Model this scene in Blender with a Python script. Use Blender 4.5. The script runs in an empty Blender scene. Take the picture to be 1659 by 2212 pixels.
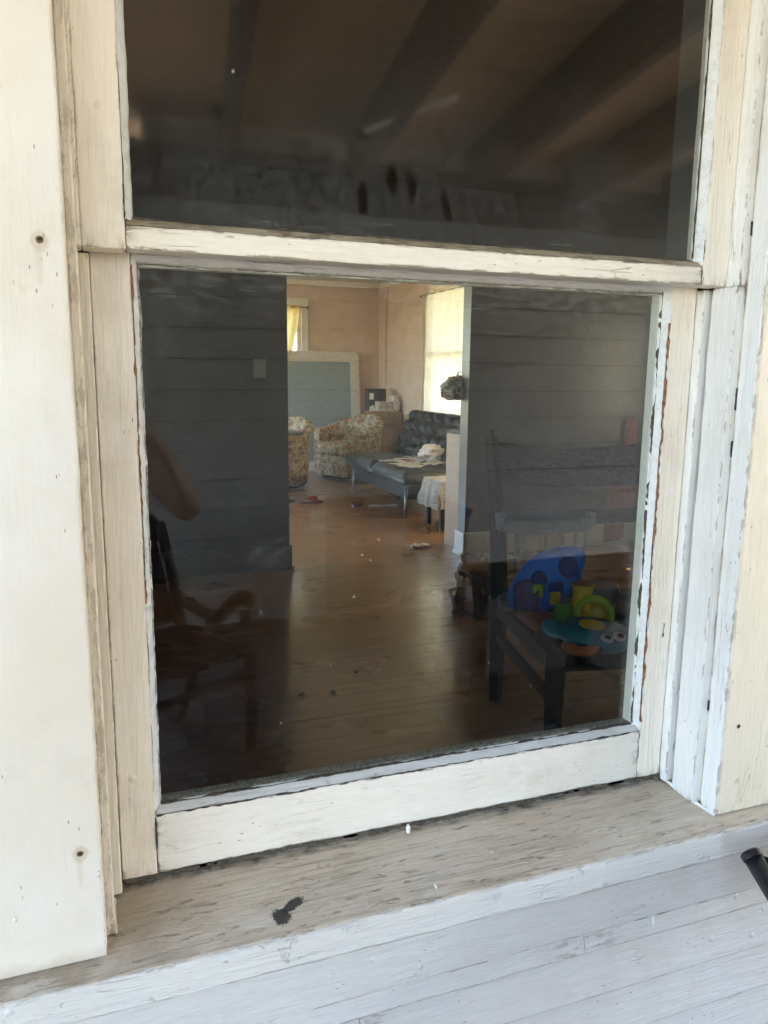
import bpy, bmesh, math, random
from mathutils import Vector, Matrix, noise
R = math.radians
random.seed(7)
S = bpy.context.scene
COL = S.collection

# ------------------------------------------------------------------ camera
cam = bpy.data.objects.new('camera', bpy.data.cameras.new('camera'))
COL.objects.link(cam)
r_, u_, w_ = Vector((.94026581, -.34025863, .01114808)), Vector((.04950712, .16905846, .98436187)), Vector((.3368223, .92500989, -.17580511))
M = Matrix((r_, u_, -w_)).transposed().to_4x4()
M.translation = Vector((.00671, -.90139, .61464))
cam.matrix_world = M
cam.data.sensor_fit = 'VERTICAL'; cam.data.sensor_height = 24; cam.data.lens = 24 * 1661 / 2212
cam.data.clip_start = .005; cam.data.clip_end = 2000
S.camera = cam

# ------------------------------------------------------------------ light
SUN = Vector((.74, .02, .70)).normalized()
W = bpy.data.worlds.new('World'); S.world = W; W.use_nodes = True
wn = W.node_tree.nodes; wn.clear()
sky = wn.new('ShaderNodeTexSky'); sky.sky_type = 'NISHITA'; sky.sun_disc = False
sky.sun_elevation = math.asin(SUN.z); sky.sun_rotation = math.atan2(SUN.x, SUN.y)
bg = wn.new('ShaderNodeBackground'); bg.inputs[1].default_value = .15
wo = wn.new('ShaderNodeOutputWorld')
W.node_tree.links.new(sky.outputs[0], bg.inputs[0]); W.node_tree.links.new(bg.outputs[0], wo.inputs[0])
sl = bpy.data.lights.new('sun', 'SUN'); sl.energy = 5.0; sl.angle = R(.5); sl.color = (1, .94, .84)
so = bpy.data.objects.new('sun', sl); COL.objects.link(so)
so.rotation_euler = SUN.to_track_quat('Z', 'Y').to_euler(); so.location = (20, 0, 20)
S.view_settings.view_transform = 'Standard'; S.view_settings.look = 'None'
S.view_settings.exposure = 3.65; S.view_settings.gamma = 1; S.view_settings.use_curve_mapping = False
S.render.engine = 'CYCLES'
cy = S.cycles
cy.use_denoising = True; cy.max_bounces = 12; cy.diffuse_bounces = 6; cy.glossy_bounces = 5
cy.transparent_max_bounces = 24; cy.transmission_bounces = 8
cy.caustics_reflective = False; cy.caustics_refractive = False; cy.sample_clamp_indirect = 6

# ------------------------------------------------------------------ materials
class NT:
    def __init__(s, name):
        s.m = bpy.data.materials.new(name); s.m.use_nodes = True
        s.t = s.m.node_tree; s.n = s.t.nodes; s.n.clear()
        s.out = s.n.new('ShaderNodeOutputMaterial')
        s.co = s.n.new('ShaderNodeTexCoord').outputs['Object']
    def shift(s, off):
        s.co = s.map((1, 1, 1), off); return s
    def add(s, typ, **kw):
        n = s.n.new(typ)
        for k, v in kw.items():
            if hasattr(n, k): setattr(n, k, v)
        return n
    def put(s, sock, v):
        if hasattr(v, 'is_output'): s.t.links.new(v, sock)
        elif v is not None:
            if sock.type == 'RGBA' and len(v) == 3: v = (*v, 1)
            sock.default_value = v
    def map(s, scale=(1, 1, 1), loc=(0, 0, 0), rot=(0, 0, 0), vec=None):
        n = s.n.new('ShaderNodeMapping'); s.put(n.inputs[0], vec or s.co)
        n.inputs[1].default_value = loc; n.inputs[2].default_value = rot; n.inputs[3].default_value = scale
        return n.outputs[0]
    def noise(s, vec, scale=5, detail=4, rough=.55, dist=0):
        n = s.n.new('ShaderNodeTexNoise'); s.put(n.inputs['Vector'], vec)
        n.inputs['Scale'].default_value = scale; n.inputs['Detail'].default_value = detail
        n.inputs['Roughness'].default_value = rough; n.inputs['Distortion'].default_value = dist
        return n.outputs[0]
    def vor(s, vec, scale=5, feature='F1', rnd=1):
        n = s.n.new('ShaderNodeTexVoronoi'); n.feature = feature; s.put(n.inputs['Vector'], vec)
        n.inputs['Scale'].default_value = scale; n.inputs['Randomness'].default_value = rnd
        return n.outputs['Distance']
    def ramp(s, v, a, b, lo=0., hi=1.):
        n = s.n.new('ShaderNodeMapRange'); n.interpolation_type = 'SMOOTHSTEP'
        s.put(n.inputs[0], v)
        for i, x in enumerate((a, b, lo, hi)): n.inputs[i + 1].default_value = x
        return n.outputs[0]
    def math(s, op, a, b=None, clamp=False):
        n = s.n.new('ShaderNodeMath'); n.operation = op; n.use_clamp = clamp
        s.put(n.inputs[0], a)
        if b is not None: s.put(n.inputs[1], b)
        return n.outputs[0]
    def mix(s, f, a, b, mode='MIX'):
        n = s.n.new('ShaderNodeMix'); n.data_type = 'RGBA'; n.blend_type = mode
        s.put(n.inputs[0], f); s.put(n.inputs[6], a); s.put(n.inputs[7], b)
        return n.outputs[2]
    def sep(s, vec=None):
        n = s.n.new('ShaderNodeSeparateXYZ'); s.put(n.inputs[0], vec or s.co); return n.outputs
    def bump(s, h, strength=.3, dist=.002, normal=None):
        n = s.n.new('ShaderNodeBump'); n.inputs['Strength'].default_value = strength
        n.inputs['Distance'].default_value = dist; s.put(n.inputs['Height'], h)
        if normal: s.put(n.inputs['Normal'], normal)
        return n.outputs[0]
    def bsdf(s, col, rough=.5, normal=None, spec=.5, metal=0, coat=0, coat_rough=.1, trans=None):
        n = s.n.new('ShaderNodeBsdfPrincipled')
        s.put(n.inputs['Base Color'], col); s.put(n.inputs['Roughness'], rough)
        n.inputs['Specular IOR Level'].default_value = spec; n.inputs['Metallic'].default_value = metal
        n.inputs['Coat Weight'].default_value = coat; n.inputs['Coat Roughness'].default_value = coat_rough
        if normal: s.put(n.inputs['Normal'], normal)
        return n.outputs[0]
    def end(s, sh):
        s.t.links.new(sh, s.out.inputs[0]); return s.m
    def mixsh(s, f, a, b):
        n = s.n.new('ShaderNodeMixShader'); s.put(n.inputs[0], f); s.t.links.new(a, n.inputs[1]); s.t.links.new(b, n.inputs[2])
        return n.outputs[0]
    def blob(s, x, z, rx, rz, ang=0, rag=.5, ax='xz', nz=60):
        """ragged spot mask in the object's own coordinates"""
        o = s.sep(); X, Z = o['XYZ'.index(ax[0].upper())], o['XYZ'.index(ax[1].upper())]
        dx, dz = s.math('SUBTRACT', X, x), s.math('SUBTRACT', Z, z)
        c, q = math.cos(ang), math.sin(ang)
        a = s.math('DIVIDE', s.math('ADD', s.math('MULTIPLY', dx, c), s.math('MULTIPLY', dz, q)), rx)
        b = s.math('DIVIDE', s.math('SUBTRACT', s.math('MULTIPLY', dz, c), s.math('MULTIPLY', dx, q)), rz)
        d = s.math('SQRT', s.math('ADD', s.math('MULTIPLY', a, a), s.math('MULTIPLY', b, b)))
        n = s.noise(s.co, nz, 5, .75); n2 = s.noise(s.co, nz * 5, 4, .7)
        d = s.math('ADD', d, s.math('MULTIPLY', s.math('SUBTRACT', n, .5), rag * 2))
        d = s.math('ADD', d, s.math('MULTIPLY', s.math('SUBTRACT', n2, .5), 1.1))
        return s.ramp(d, 1.12, .72)

def paint(name, base, base2, axis='z', rough=.42, grain=.35, dirt=.25, chips=.0, under=(.20, .14, .085), stain=(.46, .37, .25), extra=None, off=None, wear=.5, crack=.5, streak=.30):
    """old brushed paint: streaks, yellowed patches, nicks, hairline cracks, worn arrises"""
    k = NT(name)
    if off: k.shift(off)
    sc = {'x': (1, 14, 14), 'z': (14, 14, 1), 'y': (14, 1, 14)}[axis]
    g = k.noise(k.map(sc), 22, 6, .65)
    g2 = k.noise(k.map(tuple(x * .35 for x in sc)), 9, 4, .6, .4)
    big = k.noise(k.co, 4.2, 6, .62)
    mid = k.noise(k.map((1, 1, 1), (3, 8, 1)), 17, 5, .65)
    col = k.mix(k.ramp(big, .34, .66), base, base2)
    col = k.mix(k.ramp(g, .38, .75, 0, streak), col, tuple(c * .74 for c in base))
    col = k.mix(k.ramp(g2, .55, .75, 0, min(.35, streak * 1.17)), col, tuple(min(.9, c * 1.12) for c in base2))
    st = k.math('MULTIPLY', k.math('MULTIPLY', k.ramp(k.noise(k.map((1, 1, 1), (3, 1, 7)), 6, 6, .7), .46, .74), k.ramp(mid, .35, .65)), dirt * 1.5, True)
    col = k.mix(st, col, stain)
    v = k.vor(k.map(tuple(x ** .45 for x in sc), (.3, .2, .1)), 46)
    sel = k.ramp(k.noise(k.co, 13, 2), .55, .61)
    speck = k.math('MULTIPLY', k.ramp(v, .13, .06), sel)
    col = k.mix(k.math('MULTIPLY', speck, .8), col, (.08, .065, .05))
    h = k.math('ADD', k.math('MULTIPLY', g, .8), k.math('MULTIPLY', g2, 1.3))
    h = k.math('ADD', h, k.math('MULTIPLY', k.ramp(k.vor(k.map((1, 1, 1), (.7, .1, .4)), 27), .17, .02), k.math('MULTIPLY', k.ramp(k.noise(k.co, 7, 2), .5, .6), 1.2)))
    if crack:
        cs = {'x': (9, 95, 95), 'z': (95, 95, 9), 'y': (95, 9, 95)}[axis]
        wob = k.add('ShaderNodeVectorMath'); wob.operation = 'ADD'
        k.put(wob.inputs[0], k.map(cs)); k.put(wob.inputs[1], k.math('MULTIPLY', mid, .55))
        cr = k.vor(wob.outputs[0], 1, 'DISTANCE_TO_EDGE')
        line = k.math('MULTIPLY', k.ramp(cr, .035, .0), k.ramp(k.noise(k.map((1, 1, 1), (8, 2, 5)), 11, 3), .59, .65))
        col = k.mix(k.math('MULTIPLY', line, crack), col, (.17, .13, .09))
        h = k.math('SUBTRACT', h, k.math('MULTIPLY', line, 2.2 * crack))
    if chips:
        c = k.math('MULTIPLY', k.ramp(k.noise(k.map(tuple(x ** .6 for x in sc), (5, 2, 1)), 21, 6, .66), .655, .675), k.ramp(k.noise(k.map((1, 1, 1), (1, 6, 3)), 8, 3), .52, .56))
        c = k.math('MULTIPLY', c, chips)
        col = k.mix(c, col, under)
        h = k.math('SUBTRACT', h, k.math('MULTIPLY', c, 2.2))
    if wear:
        pt = k.add('ShaderNodeNewGeometry').outputs['Pointiness']
        w = k.math('MULTIPLY', k.ramp(pt, .515, .56), k.ramp(k.noise(k.map(tuple(x ** .35 for x in sc), (2, 2, 6)), 34, 6, .7), .50, .58))
        w = k.math('MULTIPLY', w, wear)
        col = k.mix(w, col, under)
        h = k.math('SUBTRACT', h, k.math('MULTIPLY', w, 1.2))
    if extra: col, h = extra(k, col, h)
    nrm = k.bump(h, min(1, grain * 1.6), .0024)
    return k.end(k.bsdf(col, k.ramp(g, .2, .9, rough - .08, rough + .18), nrm, .45))

def flat(name, col, rough=.5, var=.12, bump=.1, scale=30, metal=0, spec=.5, coat=0):
    k = NT(name)
    n = k.noise(k.co, scale, 5, .6)
    c = k.mix(k.ramp(n, .3, .7), tuple(x * (1 - var) for x in col), tuple(min(1, x * (1 + var)) for x in col))
    return k.end(k.bsdf(c, rough, k.bump(n, bump, .002), spec, metal, coat))

def wood(name, c1, c2, axis='x', rough=.4, coat=0, bump=.2, dirt=0):
    k = NT(name)
    sc = {'x': (.6, 12, 12), 'z': (12, 12, .6), 'y': (12, .6, 12)}[axis]
    info = k.add('ShaderNodeObjectInfo').outputs['Random']
    off = k.add('ShaderNodeCombineXYZ'); k.put(off.inputs[0], k.math('MULTIPLY', info, 31.)); k.put(off.inputs[1], k.math('MULTIPLY', info, 17.))
    va = k.add('ShaderNodeVectorMath'); va.operation = 'ADD'; k.put(va.inputs[0], k.map(sc)); k.put(va.inputs[1], off.outputs[0])
    n = k.noise(va.outputs[0], 4, 6, .65, .6 if not dirt else .05)
    col = k.mix(k.ramp(n, .3, .72), c1, c2)
    col = k.mix(k.math('MULTIPLY', info, .28), col, tuple(x * .55 for x in c1))
    if dirt:
        geo = k.add('ShaderNodeNewGeometry').outputs['Position']
        d = k.ramp(k.noise(k.map((1, 1.6, 1), vec=geo), 2.1, 6, .7), .45, .75)
        col = k.mix(k.math('MULTIPLY', d, dirt), col, (.035, .028, .022))
        rough = k.ramp(k.noise(geo, 2, 3, .5), .2, .8, rough - .03, rough + .08)
    return k.end(k.bsdf(col, rough, k.bump(n, bump, .002), .5, 0, coat, .16))

def glass(name, ior=1.55, dust=None, tint=(.97, .985, .97), off=None, rough=.0):
    k = NT(name)
    if off: k.shift(off)
    t = k.add('ShaderNodeBsdfTransparent'); k.put(t.inputs[0], tint)
    wav = k.bump(k.noise(k.map((1, 1, .7)), 2.6, 2, .5), .012, .05)
    g = k.add('ShaderNodeBsdfGlossy'); k.put(g.inputs['Roughness'], rough); k.put(g.inputs['Normal'], wav)
    lw = k.add('ShaderNodeLayerWeight'); lw.inputs[0].default_value = .5      # facing = 1 - |cos|
    r0 = ((ior - 1) / (ior + 1)) ** 2
    f = k.math('ADD', k.math('MULTIPLY', k.math('POWER', lw.outputs[1], 5.), 1 - r0), r0, True)
    sh = k.mixsh(f, t.outputs[0], g.outputs[0])
    if dust:
        d = k.add('ShaderNodeBsdfDiffuse'); k.put(d.inputs[0], (.72, .74, .76))
        sh = k.mixsh(dust(k), sh, d.outputs[0])
    return k.end(sh)

def dust_upper(k):
    o = k.sep()
    low = k.ramp(o[2], 1.0, .80)
    streak = k.math('ADD', k.math('MULTIPLY', k.noise(k.map((26, 1, 4)), 4, 6, .8), .3), k.math('MULTIPLY', k.noise(k.map((1.6, 1, 1)), 110, 6, .8), .7))
    cloud = k.noise(k.co, 7, 6, .65)
    d = k.math('MULTIPLY', low, k.math('MULTIPLY', k.ramp(streak, .34, .68), k.ramp(cloud, .22, .7)))
    d = k.math('MULTIPLY', d, .045)
    d = k.math('ADD', d, .002)
    # wiped finger marks
    for (x, z, rx, rz, a) in ((.294, .809, .0062, .021, .06), (.329, .833, .0075, .019, .12), (.353, .828, .0055, .017, .05), (.398, .807, .006, .017, .35)):
        b = k.blob(x, z, rx, rz, a, .35, nz=90)
        d = k.math('MULTIPLY', d, k.math('SUBTRACT', 1., b))
    # dried drops, bright pinpoints
    v = k.vor(k.co, 34); s1 = k.math('MULTIPLY', k.ramp(v, .085, .04), k.ramp(k.noise(k.map((1, 1, 1), (2, 5, 3)), 9, 2), .6, .66))
    v2 = k.vor(k.map((2, 1, .6)), 150); s2 = k.math('MULTIPLY', k.ramp(v2, .22, .05), k.math('MULTIPLY', k.ramp(o[2], .88, .79), k.math('MULTIPLY', k.ramp(o[0], .45, .62), k.ramp(cloud, .4, .6))))
    d = k.math('ADD', d, k.math('ADD', k.math('MULTIPLY', s1, .45), k.math('MULTIPLY', s2, .12)))
    # dry brush strokes of white along the lower edge
    br = k.math('MULTIPLY', k.ramp(k.noise(k.map((1.4, 1, 60), (0, 0, 3)), 9, 5, .7), .63, .67), k.math('MULTIPLY', k.ramp(o[2], .789, .782), k.ramp(k.noise(k.map((1, 1, 1), (9, 2, 4)), 6, 2), .47, .55)))
    br = k.math('MULTIPLY', br, k.ramp(o[2], .7685, .772))
    d = k.math('ADD', d, k.math('MULTIPLY', br, .4))
    band = k.ramp(k.math('ADD', o[2], k.math('MULTIPLY', k.noise(k.map((4, 1, 4)), 8, 3), .006)), .797, .794, 0, .012)
    return k.math('ADD', d, band, True)

def dust_lower(k):
    o = k.sep()
    cloud = k.noise(k.co, 6, 6, .68)
    d = k.math('MULTIPLY', k.ramp(cloud, .48, .78), .009)
    top = k.math('MULTIPLY', k.ramp(o[2], .66, .725), k.ramp(k.noise(k.map((3, 1, 9)), 12, 6, .72), .42, .72))
    d = k.math('ADD', d, k.math('MULTIPLY', top, .07))
    lf = k.math('MULTIPLY', k.ramp(o[0], .125, .095), k.ramp(k.noise(k.co, 16, 6, .7), .4, .7))
    d = k.math('ADD', d, k.math('MULTIPLY', lf, k.ramp(o[2], .40, .55, 0, .022)))
    v = k.vor(k.map((1, 1, 1), (1, 4, 2)), 34); s1 = k.math('MULTIPLY', k.ramp(v, .07, .03), k.ramp(k.noise(k.map((1, 1, 1), (4, 1, 3)), 8, 2), .57, .63))
    d = k.math('ADD', d, k.math('MULTIPLY', s1, .45))
    sm = k.math('MULTIPLY', k.blob(.201, .398, .038, .022, .5, 1.1, nz=46), k.ramp(k.noise(k.map((1, 1, 2)), 60, 5, .7), .45, .7))
    d = k.math('ADD', d, k.math('MULTIPLY', sm, .05))
    return k.math('ADD', d, .0015, True)

def sill_extra(k, col, h):
    o = k.sep()
    wear = k.noise(k.map((1, 26, 14)), 9, 6, .68)
    col = k.mix(k.ramp(wear, .45, .72, 0, .6), col, (.33, .29, .245))
    br = k.math('MULTIPLY', k.ramp(o[0], .16, .0), k.ramp(k.noise(k.co, 9, 5, .6), .3, .6))
    col = k.mix(k.math('MULTIPLY', br, .6), col, (.24, .18, .11))
    edge = k.math('MULTIPLY', k.ramp(o[1], -.009, -.001), k.ramp(k.noise(k.map((1, 1, 1), (2, 2, 2)), 22, 6, .7), .42, .66))
    col = k.mix(edge, col, (.10, .075, .05))
    hair = k.ramp(k.noise(k.map((3, 130, 1)), 9, 3, .6), .55, .6)
    for (x, y, rx, ry) in ((.163, -.073, .03, .005), (.09, -.054, .024, .006)):
        b = k.math('MULTIPLY', k.blob(x, y, rx, ry, .05, .5, 'xy', 90), hair); col = k.mix(k.math('MULTIPLY', b, .75), col, (.06, .055, .05))
    tl = k.math('MULTIPLY', k.blob(.53, -.047, .10, .012, .0, .7, 'xz', 40), k.ramp(o[1], -.126, -.129)); col = k.mix(k.math('MULTIPLY', tl, .28), col, (.33, .62, .58))
    bl = k.noise(k.map((.7, 1.6, 1), (1, 3, 0)), 13, 7, .72)
    col = k.mix(k.ramp(bl, .50, .68, 0, .38), col, (.36, .29, .215))
    col = k.mix(k.math('MULTIPLY', k.ramp(k.noise(k.map((1, 3.5, 1), (6, 1, 0)), 15, 7, .72), .56, .62), .55), col, (.76, .70, .62))
    bl2 = k.math('MULTIPLY', k.ramp(k.noise(k.map((1, 5, 1), (9, 1, 0)), 26, 6, .72), .60, .64), .6)
    col = k.mix(bl2, col, (.20, .15, .11))
    h = k.math('SUBTRACT', h, bl2)
    for (x, y, rx, ry, a, rag) in ((.175, -.0985, .0118, .0135, .2, .5), (.193, -.0835, .0165, .0078, .5, .55)):
        b = k.blob(x, y, rx, ry, a, rag, 'xy', 62); col = k.mix(k.math('MULTIPLY', b, .93), col, (.013, .012, .012))
    # front edge keeps its white coat
    fr = k.math('MULTIPLY', k.ramp(o[1], -.1265, -.1295), k.ramp(k.noise(k.map((1, 8, 8)), 9, 5), .14, .27))
    col = k.mix(k.math('MULTIPLY', fr, .9), col, (.74, .73, .71))
    return col, k.math('ADD', h, k.math('MULTIPLY', wear, 1.2))

def rail_extra(k, col, h):
    # paint worn through along the lower edge of the bottom rail
    o = k.sep()
    n = k.noise(k.map((1, 1, 3)), 30, 6, .7)
    e = k.math('MULTIPLY', k.ramp(k.math('ADD', o[2], k.math('MULTIPLY', n, .012)), .0115, .008), k.ramp(k.noise(k.co, 9, 3), .40, .52))
    col = k.mix(e, col, (.07, .05, .035))
    return col, k.math('SUBTRACT', h, e)

CREAM, CREAM2 = (.735, .665, .57), (.77, .73, .675)
def case_extra(k, col, h):
    o = k.sep()
    for (x, z) in ((-.0405, .733), (-.0395, .112)):
        b = k.blob(x, z - .001, .0085, .010, 0, .5, 'xz', 120); col = k.mix(k.math('MULTIPLY', b, .35), col, (.38, .24, .13))
        b = k.blob(x - .001, z - .02, .0028, .022, 0, .5, 'xz', 90); col = k.mix(k.math('MULTIPLY', b, .22), col, (.45, .31, .18))
    yel = k.math('MULTIPLY', k.ramp(k.noise(k.map((4, 1, 1), (2, 0, 5)), 3, 5, .6), .45, .75), .22)
    col = k.mix(yel, col, (.74, .63, .46))
    e = k.math('MULTIPLY', k.ramp(o[0], -.024, -.0195), k.ramp(k.noise(k.map((1, 1, .4)), 24, 5, .65), .35, .65)); col = k.mix(k.math('MULTIPLY', e, .5), col, (.58, .48, .34))
    low = k.math('MULTIPLY', k.ramp(k.math('ADD', o[2], k.math('MULTIPLY', k.noise(k.co, 30, 4), .02)), .012, -.008), .5); col = k.mix(low, col, (.40, .34, .26))
    fing = k.math('MULTIPLY', k.ramp(k.noise(k.map((1, 1, 1), (4, 4, 1)), 11, 6, .72), .56, .72), .2); col = k.mix(fing, col, (.50, .44, .36))
    return col, h
M_case = paint('cream_casing_paint', CREAM, CREAM2, 'z', .36, .11, .15, .12, wear=.3, crack=.1, streak=.05, extra=case_extra, off=(.4, -.1, -.02))
M_case2 = paint('cream_brushed_paint', (.80, .72, .575), (.78, .71, .59), 'z', .45, .6, .14, .12, wear=.4, crack=.3)
M_jamb = paint('white_jamb_paint', (.79, .77, .75), (.82, .81, .80), 'z', .42, .4, .15, .35, wear=.9)
M_stop = paint('tan_stop_paint', (.80, .72, .59), (.82, .75, .64), 'z', .42, .35, .25, .2, wear=.6)
M_stile = paint('beige_stile_paint', (.89, .80, .675), (.90, .835, .745), 'z', .45, .45, .22, .25, wear=.6, crack=.18, streak=.15)
M_rail = paint('white_rail_paint', (.88, .83, .755), (.89, .845, .765), 'x', .45, .75, .3, .35, wear=.7, crack=.12, extra=rail_extra, off=(.4, .0175, 0))
M_rail2 = paint('cream_rail_paint', (.90, .83, .71), (.90, .845, .755), 'x', .45, .85, .24, .4, wear=.7, crack=.2)
M_weath = paint('weathered_putty_paint', (.42, .34, .24), (.50, .42, .32), 'x', .6, .7, .5, .2)
M_putty = paint('white_putty_paint', (.82, .82, .82), (.78, .78, .77), 'x', .4, .4, .15, .12, wear=.12, crack=.35)
M_grime_shade = flat('grime_shade', (.075, .065, .05), .8, .6, .6, 300)  # real grime, and the painted shade strip under the sill
M_grey = flat('weathered_putty', (.30, .28, .24), .85, .45, .8, 260)
M_bare = flat('bare_brown_wood', (.25, .115, .055), .75, .5, .6, 120)
M_sill = paint('worn_sill_paint', (.73, .60, .465), (.79, .68, .545), 'x', .6, .65, .3, .35, wear=.7, crack=.22, streak=.2, extra=sill_extra, off=(.4, -.1, -.02))
M_siding = paint('white_siding_paint', (.70, .675, .665), (.74, .72, .70), 'x', .38, .6, .16, .15, wear=.35, crack=.18)
M_lip = paint('shaded_siding_lip', (.17, .155, .145), (.27, .25, .23), 'x', .6, .4, .3)  # lap shadow put into the colour of the siding lips
M_porchside = paint('porch_clapboard_paint', (.66, .66, .65), (.72, .71, .69), 'x', .5, .2, .12)
M_dark = flat('dark_gap', (.03, .025, .02), .9)
M_caulk = flat('white_caulk', (.82, .82, .80), .5)
M_rust = flat('rusty_screw', (.20, .12, .07), .6, .4, .4, 400, .5)
M_hole = flat('screw_hole', (.02, .017, .015), .9)
M_floor = wood('oak_strip_floor', (.275, .138, .060), (.37, .205, .098), 'x', .265, .7, .10, .12)
M_porchfl = wood('painted_porch_floor', (.12, .10, .095), (.165, .14, .13), 'y', .55, 0, .2, .4)
M_rafter = wood('rafter_wood', (.035, .026, .021), (.055, .04, .03), 'y', .8, 0, .3)
M_ply = wood('plywood', (.50, .325, .18), (.68, .46, .27), 'x', .7, 0, .25, .25)
M_partL = flat('grey_partition_paint', (.14, .132, .122), .34, .08, .08, 6)
M_pink = flat('tan_pink_wall_paint', (.63, .475, .365), .5, .07, .08, 4)
M_white = flat('interior_white_trim', (.78, .76, .70), .4, .05, .05)
M_basegrey = flat('grey_baseboard_paint', (.26, .26, .255), .4)
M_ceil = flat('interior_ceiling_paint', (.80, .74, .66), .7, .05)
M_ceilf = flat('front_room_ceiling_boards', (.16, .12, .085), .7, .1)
M_gup = glass('dusty_upper_glass', 2.1, dust_upper, off=(.4, -.0275, .736), rough=.045)
M_glo = glass('dusty_lower_glass', 1.54, dust_lower, off=(.4, .0175, 0))
M_gin = glass('plain_glass', 1.5)
M_roof = flat('roof_shingle', (.10, .09, .085), .9, .3, .5)
M_black = flat('black_lacquered_wood', (.008, .009, .010), .45, .3, .1, spec=.25)
M_blackmet = flat('black_metal_tube', (.018, .02, .024), .28, .2, .05)
M_brownwood = wood('dark_rocker_wood', (.009, .005, .0045), (.017, .009, .007), 'z', .6, 0)
M_leather = flat('black_leather', (.010, .0125, .012), .40, .3, .2, 60, spec=.35)
M_chrome = flat('chrome_leg', (.22, .21, .20), .35, .1, .05, 30, .9)
M_paper = flat('paper', (.74, .72, .67), .8, .06)
M_blueboard = flat('blue_grey_board', (.255, .315, .325), .55, .06, .05)
M_blackbox = flat('black_printed_box', (.03, .03, .035), .5)
M_card = flat('brown_cardboard', (.42, .28, .15), .8, .1)
M_silver = flat('crumpled_silver_wrap', (.62, .60, .60), .3, .4, .9, 50, .4)
M_skin = flat('skin', (.50, .28, .185), .5, .1, .1, 40)
M_shirt = flat('grey_shirt', (.13, .13, .125), .9, .2, .3, 60)
M_shorts = flat('olive_shorts', (.07, .062, .045), .9, .2, .3, 60)
M_hair = flat('dark_hair', (.02, .015, .012), .7, .3, .5, 120)
M_orange = flat('orange_paper', (.50, .17, .10), .8)
M_redrub = flat('red_rubber', (.38, .05, .05), .5)
M_brownrub = flat('brown_rubber', (.16, .09, .085), .6)
M_blue = flat('blue_plastic', (.03, .24, .95), .35, .1, .02)
M_dblue = flat('dark_blue_plastic', (.012, .05, .30), .35)
M_purple = flat('purple_plastic', (.14, .08, .32), .35)
M_yel = flat('yellow_plastic', (.78, .55, .02), .3)
M_lime = flat('lime_green_plastic', (.36, .55, .03), .3)
M_green = flat('green_plastic', (.10, .40, .04), .35)
M_teal = flat('teal_plastic', (.01, .30, .42), .3)
M_orpl = flat('orange_plastic', (.70, .20, .03), .35)
M_eyew = flat('white_plastic', (.85, .85, .85), .3)
M_gold = flat('gold_trim', (.35, .26, .09), .4)
M_brownstrap = flat('brown_strap', (.24, .105, .05), .4)

def mk_clear():
    k = NT('clear_plastic'); t = k.add('ShaderNodeBsdfTransparent'); k.put(t.inputs[0], (.86, .89, .9))
    g = k.bsdf((.7, .75, .8), .12, None, .8)
    lw = k.add('ShaderNodeLayerWeight'); lw.inputs[0].default_value = .35
    return k.end(k.mixsh(k.ramp(lw.outputs[1], 0, 1, .22, .85), t.outputs[0], g))
M_clear = mk_clear()
def mk_bag():
    k = NT('smoky_clear_bag'); t = k.add('ShaderNodeBsdfTransparent'); k.put(t.inputs[0], (.80, .68, .58))
    g = k.bsdf((.30, .22, .17), .15, None, .8)
    lw = k.add('ShaderNodeLayerWeight'); lw.inputs[0].default_value = .3
    return k.end(k.mixsh(k.ramp(lw.outputs[1], 0, 1, .06, .55), t.outputs[0], g))
M_bag = mk_bag()
def mk_curtain(name, col, mixf=.68):
    k = NT(name)
    w = k.noise(k.map((90, 90, 3)), 3, 4, .6)
    c = k.mix(k.ramp(w, .42, .6), col, tuple(x * f for x, f in zip(col, (.86, .83, .76))))  # fold shade put into the colour as darker vertical streaks
    d = k.add('ShaderNodeBsdfDiffuse'); k.put(d.inputs[0], c)
    t = k.add('ShaderNodeBsdfTranslucent'); k.put(t.inputs[0], c)
    return k.end(k.mixsh(mixf, d.outputs[0], t.outputs[0]))
M_curt = mk_curtain('cream_curtain', (.84, .81, .735), .48)
M_curth = mk_curtain('bright_unseen_curtain', (.96, .88, .72))  # unseen cloth, passes extra light into the living room
M_curt2 = mk_curtain('yellow_curtain', (.90, .78, .40))
def mk_floral(name, base):
    k = NT(name)
    v = k.add('ShaderNodeTexVoronoi'); k.put(v.inputs['Vector'], k.map((1, 1, 1))); v.inputs['Scale'].default_value = 14
    dist, vc = v.outputs['Distance'], v.outputs['Color']
    n = k.noise(k.co, 28, 5, .65, .6)
    r = k.sep(vc)[0]
    fl = k.math('MULTIPLY', k.ramp(k.math('ADD', dist, k.math('MULTIPLY', n, .35)), .72, .45), k.ramp(r, .30, .35))
    lf = k.math('MULTIPLY', k.ramp(k.noise(k.map((1, 1, 1), (4, 4, 4)), 23, 4, .6, 1.2), .47, .56), .85)
    col = k.mix(lf, base, (.17, .14, .065))
    col = k.mix(k.math('MULTIPLY', fl, .9), col, k.mix(k.ramp(n, .35, .65), (.16, .055, .055), (.33, .17, .145)))
    return k.end(k.bsdf(col, .85, k.bump(k.noise(k.co, 200, 2), .2, .001), .2))
M_floral = mk_floral('floral_upholstery', (.50, .415, .285))
M_floral2 = mk_floral('floral_cotton', (.75, .72, .66))
def mk_wicker():
    k = NT('brown_wicker')
    a = k.noise(k.map((1, 1, 1)), 120, 3, .6)
    return k.end(k.bsdf(k.mix(k.ramp(a, .3, .7), (.07, .045, .03), (.20, .14, .09)), .5, k.bump(a, .5, .002), .4))
M_wick = mk_wicker()
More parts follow.
